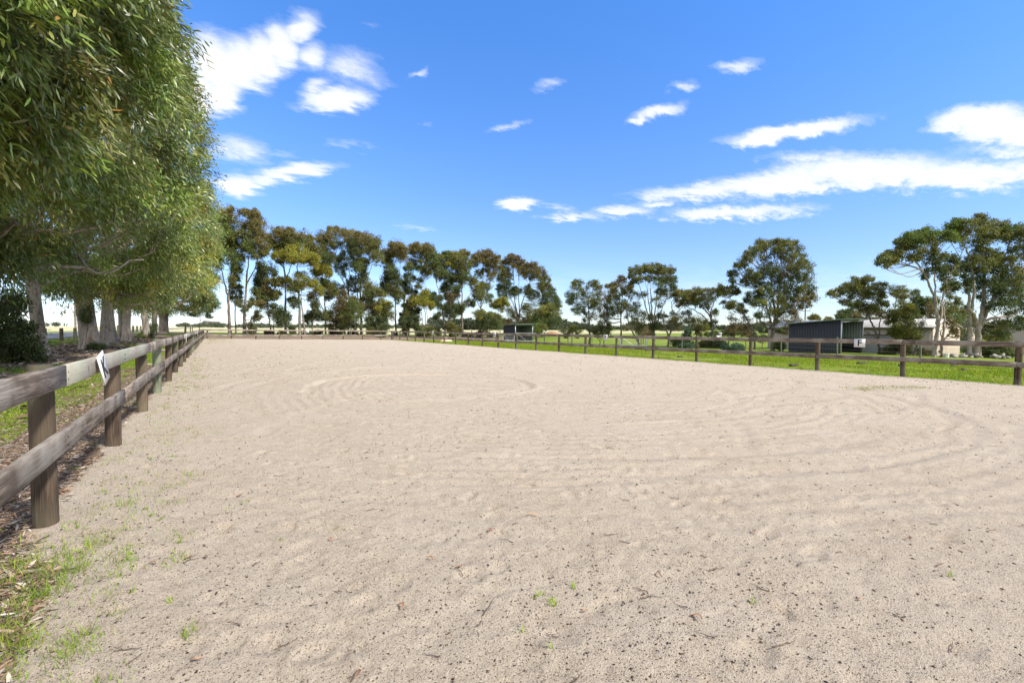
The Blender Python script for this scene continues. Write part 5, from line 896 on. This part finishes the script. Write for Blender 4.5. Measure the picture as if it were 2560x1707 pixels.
n = 260000; X = XR-.15+rg.rand(n)**1.3*16; Y = -2+56*rg.rand(n)**1.25; f2_ = fbm(X+50, Y, 1.3, 4); f1_ = fbm(X, Y, .5, 3); k = rg.rand(n) < np.clip(.75+1.2*f1_+.6*f2_, .08, 1)*np.where(X < XR+.25, .35, 1); X = X[k]; Y = Y[k]
d_ = np.hypot(X, Y); tall = 1+.9*smooth(.1, .5, fbm(X, Y, .45, 3))
scatter_blades('paddock_grass', X, Y, gz_, .05*tall, .012+.0006*d_, [(.12, .23, .010), (.18, .30, .012), (.27, .34, .014), (.21, .27, .016), (.08, .155, .012), (.32, .33, .05), (.22, .19, .08)], 5)
n = 300000; X = -1.0-8.6*rg.rand(n)**1.1; Y = 1.2+44*rg.rand(n)**1.6; f1_, f2_ = masks(X, Y)
bnd = smooth(.0, .35, f1_*.8+f2_*.25-.03+.35*smooth(6, 9, Y)-.55*smooth(5.6, 3.5, Y)-.25*np.exp(-((X+4.2)/.7)**2)); und = np.exp(-((X+6.2)/1.7)**2)*smooth(8, 13, Y)
k = rg.rand(n) < np.clip(bnd-1.1*und-.9*smooth(-2.3, -1.8, X), .004, 1); X = X[k]; Y = Y[k]; d_ = np.hypot(X, Y)
scatter_blades('verge_grass', X, Y, gz_, .045+0*X, .006+.0007*d_, [(.13, .23, .015), (.19, .29, .02), (.10, .17, .02), (.26, .31, .05)], 6)
# seedling weeds along the sandy edge by the left fence
sz_ = lambda X, Y: np.where(X < XL-.3, gz_(X, Y), np.maximum(SH(X, Y)-.008, gz_(X, Y)))
cx_ = []; 
for k in range(430):
    yy = 1.5+rg.rand()**1.9*20; xx = XL+.30+rg.normal(-.02, .20)-(.10 if yy < 2.8 else 0)+(.3*rg.rand() if rg.rand() < .2 else 0); m_ = rg.randint(10, 60 if yy < 3.2 else 34); s_ = rg.uniform(.015, .07)
    cx_.append(np.stack([rg.normal(xx, s_, m_), rg.normal(yy, s_*1.4, m_)], 1))
for k in range(95):
    yy = rg.uniform(1.5, 3.3); xx = -.52-.42*rg.rand()-.10*(3.4-yy); m_ = rg.randint(30, 90); cx_.append(np.stack([rg.normal(xx, .035, m_), rg.normal(yy, .05, m_)], 1))
q = np.concatenate(cx_); q = q[(q[:, 1] > .8) & (q[:, 0] > -1.6)]; d_ = np.hypot(q[:, 0], q[:, 1])
scatter_blades('edge_weeds', q[:, 0], q[:, 1], sz_, .026+.034*rg.rand(len(q))*smooth(5.5, 3, q[:, 1])+.012, .0035+.0004*d_, [(.20, .34, .02), (.26, .38, .03), (.13, .23, .02), (.17, .29, .03), (.30, .34, .08), (.22, .19, .10)], 7, lean=.7)
# far corner weeds and thin grass on the right part of the sand
cx_ = []
for k in range(150): yy = rg.uniform(38, 54.6); m_ = 12; cx_.append(np.stack([rg.normal(XL+.5+rg.rand()**2*1.8, .12, m_), rg.normal(yy, .2, m_)], 1))
for k in range(120): u = rg.rand(); m_ = 14; cx_.append(np.stack([rg.normal(12.5+2.4*u, .14, m_), rg.normal(4.45-.6*u+rg.normal(0, .22), .08, m_)], 1))
for k in range(120): cx_.append(np.stack([rg.normal(XR-.25-rg.rand()**2*.5, .05, 12), rg.normal(rg.uniform(1, 50), .2, 12)], 1))
q = np.concatenate(cx_); d_ = np.hypot(q[:, 0], q[:, 1]); scatter_blades('edge_weeds', q[:, 0], q[:, 1], sz_, .035+0*d_, .006+.0006*d_, [(.20, .27, .05), (.30, .33, .08), (.14, .17, .05), (.26, .20, .11)], 8, lean=.8)
# litter of fallen gum leaves and bark
def litter(name, X, Y, Zf, L, cols, seed, zoff=.004, sliver=.2):
    rg = np.random.RandomState(seed); n = len(X); P = np.stack([X, Y, Zf(X, Y)+zoff+rg.rand(n)*.006], 1); a = rg.uniform(0, 6.28, n); D = unit(np.stack([np.cos(a), np.sin(a), rg.normal(.02, .16, n)], 1))
    C = np.array(cols)[rg.randint(0, len(cols), n)]*rg.uniform(.6, 1.35, (n, 1)); Ls = L*rg.uniform(.5, 1.5, n); A = np.cross(D, [0, 0, 1.])+rg.normal(0, .25, (n, 3)); A = unit(A); N = np.cross(D, A)
    Wd = Ls*rg.uniform(.5*sliver, 1.4*sliver, n); b_ = rg.uniform(-.15, .25, n)*Ls; Lc, Wc, bc = Ls[:, None], Wd[:, None], b_[:, None]
    v = [P, P+D*Lc*.3+A*Wc*.5+N*bc*.5, P+D*Lc*.3-A*Wc*.5+N*bc*.5, P+D*Lc*.7+A*Wc*.4+N*bc*.6, P+D*Lc*.7-A*Wc*.4+N*bc*.6, P+D*Lc]; V = np.stack(v, 1).reshape(-1, 3); b = np.arange(n)[:, None]*6
    o = meshobj(name, V, [np.concatenate([b+1, b+3, b+4, b+2], 1), np.concatenate([np.concatenate([b, b+1, b+2], 1), np.concatenate([b+3, b+5, b+4], 1)])], M_litter, tint=np.repeat(C, 6, 0)); return tag(o, kind='stuff')
LC = [(.24, .14, .08), (.16, .10, .065), (.32, .22, .15), (.38, .31, .24), (.10, .065, .045), (.28, .17, .10), (.13, .09, .065), (.44, .38, .31)]
n = 60000; Y = .9+17*rg.rand(n)**2.1; X = XL-.02-np.abs(rg.normal(0, .55, n))*(.7+.1*Y)+.30*smooth(3.8, 2.8, Y); k = X > -2.6-.15*Y; litter('leaf_litter', X[k], Y[k], gz_, .048, LC, 9)
n = 22000; Y = 8+50*rg.rand(n)**1.2; X = rg.normal(-6.0, 1.8, n); litter('leaf_litter', X, Y, gz_, .16, LC, 10, sliver=.35)
n = 5000; Y = 1.5+8*rg.rand(n)**1.5; X = rg.uniform(-4.5, -1.3, n); litter('leaf_litter', X, Y, gz_, .07, LC, 12)
# specks: gum nuts, bits of bark and dark grains on the sand
n = 42000; dd = 1.35*np.exp(rg.rand(n)*math.log(24)); aa = rg.uniform(-.42, 1.5, n); X = dd*np.sin(aa); Y = dd*np.cos(aa); k = (X > XL+.05) & (X < XR-.3) & (Y > .2) & (Y < 50); X = X[k]; Y = Y[k]; dd = dd[k]
ring = np.sin((np.hypot(X-6.6, Y-8.6)+.5*fbm(X, Y, .22, 3))*6.283/.62); dens_ = np.clip(.35*smooth(.3, 1, ring)*smooth(2.5, 4, dd)+.35+1.1*fbm(X, Y, .9, 3)+.8*smooth(1.2, 0, X-XL-.2*Y*0), .12, 1); k = rg.rand(len(X)) < dens_; X = X[k]; Y = Y[k]; dd = dd[k]; n = len(X)
s_ = (.0008+.0034*rg.rand(n)**3.2)*(1+.15*dd); c_ = np.stack([X, Y, SH(X, Y)+s_*.25], 1); oc = np.array([[1, 0, 0], [-1, 0, 0], [0, 1, 0], [0, -1, 0], [0, 0, 1], [0, 0, -1.]])
sc3 = np.stack([s_*rg.uniform(.8, 2.2, n), s_, s_*.7], 1); ro = rg.uniform(0, 6.28, n); v = oc[None]*sc3[:, None]; v = np.stack([v[..., 0]*np.cos(ro)[:, None]-v[..., 1]*np.sin(ro)[:, None], v[..., 0]*np.sin(ro)[:, None]+v[..., 1]*np.cos(ro)[:, None], v[..., 2]], -1)+c_[:, None]
fo = np.array([[0, 2, 4], [2, 1, 4], [1, 3, 4], [3, 0, 4], [2, 0, 5], [1, 2, 5], [3, 1, 5], [0, 3, 5]]); C = np.array([(.05, .035, .028), (.09, .06, .045), (.13, .09, .06), (.03, .025, .03)])[rg.randint(0, 4, n)]
tag(meshobj('sand_debris', v.reshape(-1, 3), [(fo[None]+np.arange(n)[:, None, None]*6).reshape(-1, 3)], M_litter, tint=np.repeat(C, 6, 0)), kind='stuff')
n = 7000; dd = 1.4*np.exp(rg.rand(n)*math.log(14)); aa = rg.uniform(-.4, 1.45, n); X = dd*np.sin(aa); Y = dd*np.cos(aa); k = (X > XL+.1) & (X < XR-1) & (Y > .2); litter('sand_debris', X[k], Y[k], lambda a, b: SH(a, b), .016, [(.12, .075, .05), (.08, .055, .04), (.20, .12, .07)], 13, sliver=.10)
# single twigs, fallen leaves and grass seedlings that lie on the sand (source photo points)
def gpt(px_, py):
    r_ = ray(px_, py); d = CH/-r_[2]
    for i in range(4): p = np.array([0, 0, CH])+r_*d; d = (CH-float(SH(p[0], p[1])))/-r_[2]
    return p
TW = [(1525,1120,.20,2.0),(1560,1250,.16,2.4),(1530,1337,.20,.3),(1560,1355,.13,2.5),(1265,1352,.16,2.8),(1220,1520,.22,1.2),(1600,1475,.13,2.6),(1700,1515,.12,2.5),(1630,1493,.20,.1),(1680,1245,.10,2.5),(320,1625,.16,.2),(335,1650,.10,1.4),(930,1275,.12,.5),(480,1400,.10,.6),(700,1190,.16,.3),(1900,1470,.15,2.4),(1960,1610,.22,.4),(1380,1590,.10,2.6),(1440,1700,.12,.8),(1200,1560,.10,1.4),(2330,1310,.10,2),(2275,1345,.08,.4),(2000,1410,.12,.7),(1150,1430,.10,2.2),(1790,1425,.14,.2),(1500,1205,.10,.6),(870,1480,.10,2.4),(720,1610,.12,.5),(590,1560,.09,2.6),(2100,1380,.10,.3),(2240,1540,.12,2.2),(2380,1620,.14,.7),(1330,1215,.12,2.8),(1290,1310,.09,.3),(1760,1590,.14,2.6),(2030,1180,.12,.3),(640,1410,.08,1.2),(1080,1640,.12,2.9)]
for i, (px_, py, L_, a_) in enumerate(TW):
    L_ *= .55; p = gpt(px_, py); b = MB(); n_ = 6; u = np.linspace(-.5, .5, n_); w_ = rg.normal(0, .03*L_, n_); P = np.stack([u*L_, w_, np.abs(rg.normal(0, .004, n_))], 1); L2 = np.array([math.cos(-YAW+a_), math.sin(-YAW+a_)])
    zz2 = np.array([float(SH(p[0]+q*L_*L2[0], p[1]+q*L_*L2[1])) for q in u])-p[2]; P[:, 2] += zz2; b.tube(P, np.linspace(.0026, .001, n_), 6)
    if i % 3 == 0: b.tube([P[2], P[2]+np.array([.25*L_, .18*L_, .004])], [.002, .001], 5)
    o = b.build('twig', M_stick, sm=True); o.location = (p[0], p[1], p[2]+.002); o.rotation_euler = (0, 0, -YAW+a_)
    tag(o, 'thin dead brown twig lying on the sand', 'twig', 'loose twigs on the sand')
LV = [(1145,1418),(380,1412),(470,1395),(2275,1350),(2345,1415),(1740,1548),(1075,1400),(515,1395),(1460,1530),(2480,1330),(890,1690),(1330,1290),(1000,1520),(1880,1330),(2150,1500),(600,1240),(1230,1330),(495,1648),(830,1350),(1650,1440)]
leaf0 = None
for i, (px_, py) in enumerate(LV):
    p = gpt(px_, py); b = MB(); n_ = 7; u = np.linspace(0, 1, n_); L_ = rg.uniform(.03, .06); wd = L_*.13*np.sin(u*math.pi)**.8+.0006; cu2 = L_*rg.uniform(.08, .3)*np.sin(u*math.pi)
    V = []
    for j in range(n_): V += [(u[j]*L_-L_/2, cu2[j]-wd[j], .006+.010*math.sin(u[j]*3)), (u[j]*L_-L_/2, cu2[j], .003+.010*math.sin(u[j]*3)), (u[j]*L_-L_/2, cu2[j]+wd[j], .007+.010*math.sin(u[j]*3))]
    b.addv(V, [[3*j+k, 3*j+k+3, 3*j+k+4, 3*j+k+1] for j in range(n_-1) for k in (0, 1)], col=np.array([(.30, .15, .08), (.22, .12, .07), (.36, .22, .13)][i % 3])); o = b.build('fallen_leaf', M_litter); o.location = p+np.array([0, 0, .002]); o.rotation_euler = (rg.normal(0, .2), rg.normal(0, .15), rg.uniform(0, 6))
    tag(o, 'curled brown gum leaf lying on the sand', 'leaf', 'fallen leaves on the sand')
TU = [(1335,1492,10),(1350,1488,6),(1373,1500,8),(1378,1506,7),(1388,1514,9),(1434,1470,9),(1374,1620,5),(1297,1582,4),(840,1322,8),(450,1355,16),(328,1385,14),(318,1400,10),(300,1440,8),(378,1290,10),(365,1272,9),(1884,1505,7),(2380,1440,5),(700,1350,5),(325,1480,10),(425,1505,8),(400,1300,9)]
for (px_, py, nb_) in TU:
    p = gpt(px_, py); V = []; Fq = []; C = []
    for k in range(nb_):
        a = rg.uniform(0, 6.28); l = rg.uniform(.45, 1.2); h = rg.uniform(.012, .036); o_ = np.array([rg.normal(0, .008), rg.normal(0, .008), -.004]); d = np.array([math.cos(a)*l*.5*h*1.4, math.sin(a)*l*.5*h*1.4, h]); w2 = np.array([-math.sin(a), math.cos(a), 0])*.0022
        i0 = len(V); V += [o_-w2, o_+w2, o_+d*.6+w2*.8, o_+d*.6-w2*.8, o_+d+np.array([d[0], d[1], 0])*.5]; Fq.append([i0, i0+1, i0+2, i0+3]); C.append([i0+3, i0+2, i0+4])
    b = MB(); b.addv(V, Fq, C, col=np.array((.25, .36, .03))*rg.uniform(.8, 1.2)); o = b.build('grass_seedling', M_grass); o.location = p; tag(o, 'little bright green grass seedling growing in the sand', 'grass seedling', 'grass seedlings in the sand')
# dark dung and dirt clods in the paddock
for (px_, py, w_) in ((2155,909,.5),(2408,926,.42),(2255,915,.3),(2385,914,.6),(1620,877,.4),(1985,915,.35),(1520,894,.25),(1700,893,.2)):
    r_ = ray(px_, py); d = (CH+.32)/-r_[2]
    for i in range(4): p = np.array([0, 0, CH])+r_*d; d = (CH-float(gz_(np.array([p[0]]), np.array([p[1]]))[0]))/-r_[2]
    b = MB()
    for k in range(9):
        s_ = rg.uniform(.05, .11); c0 = np.array([(k-4)*w_*.13, rg.normal(0, .03), s_*.25]); oc2 = unit(rg.normal(size=(10, 3))); 
        n_, k_ = 4, 6; V = [c0+s_*np.array([math.sin(math.pi*(i+.5)/n_)*math.cos(6.283*j/k_)*rg.uniform(.8, 1.2), math.sin(math.pi*(i+.5)/n_)*math.sin(6.283*j/k_)*rg.uniform(.8, 1.2), .6*math.cos(math.pi*(i+.5)/n_)]) for i in range(n_) for j in range(k_)]
        b.addv(V, [[i*k_+j, i*k_+(j+1) % k_, (i+1)*k_+(j+1) % k_, (i+1)*k_+j] for i in range(n_-1) for j in range(k_)]+[], None, col=(.06, .042, .03)); b.addv([V[j] for j in range(k_)]+[c0+np.array([0, 0, s_*.62])], None, [[j, (j+1) % k_, k_] for j in range(k_)], col=(.06, .042, .03))
    o = b.build('dung_pile', M_litter); o.location = p; tag(o, 'dark crumbly dung pile on the paddock grass', 'dung pile', 'dung piles in the paddock')
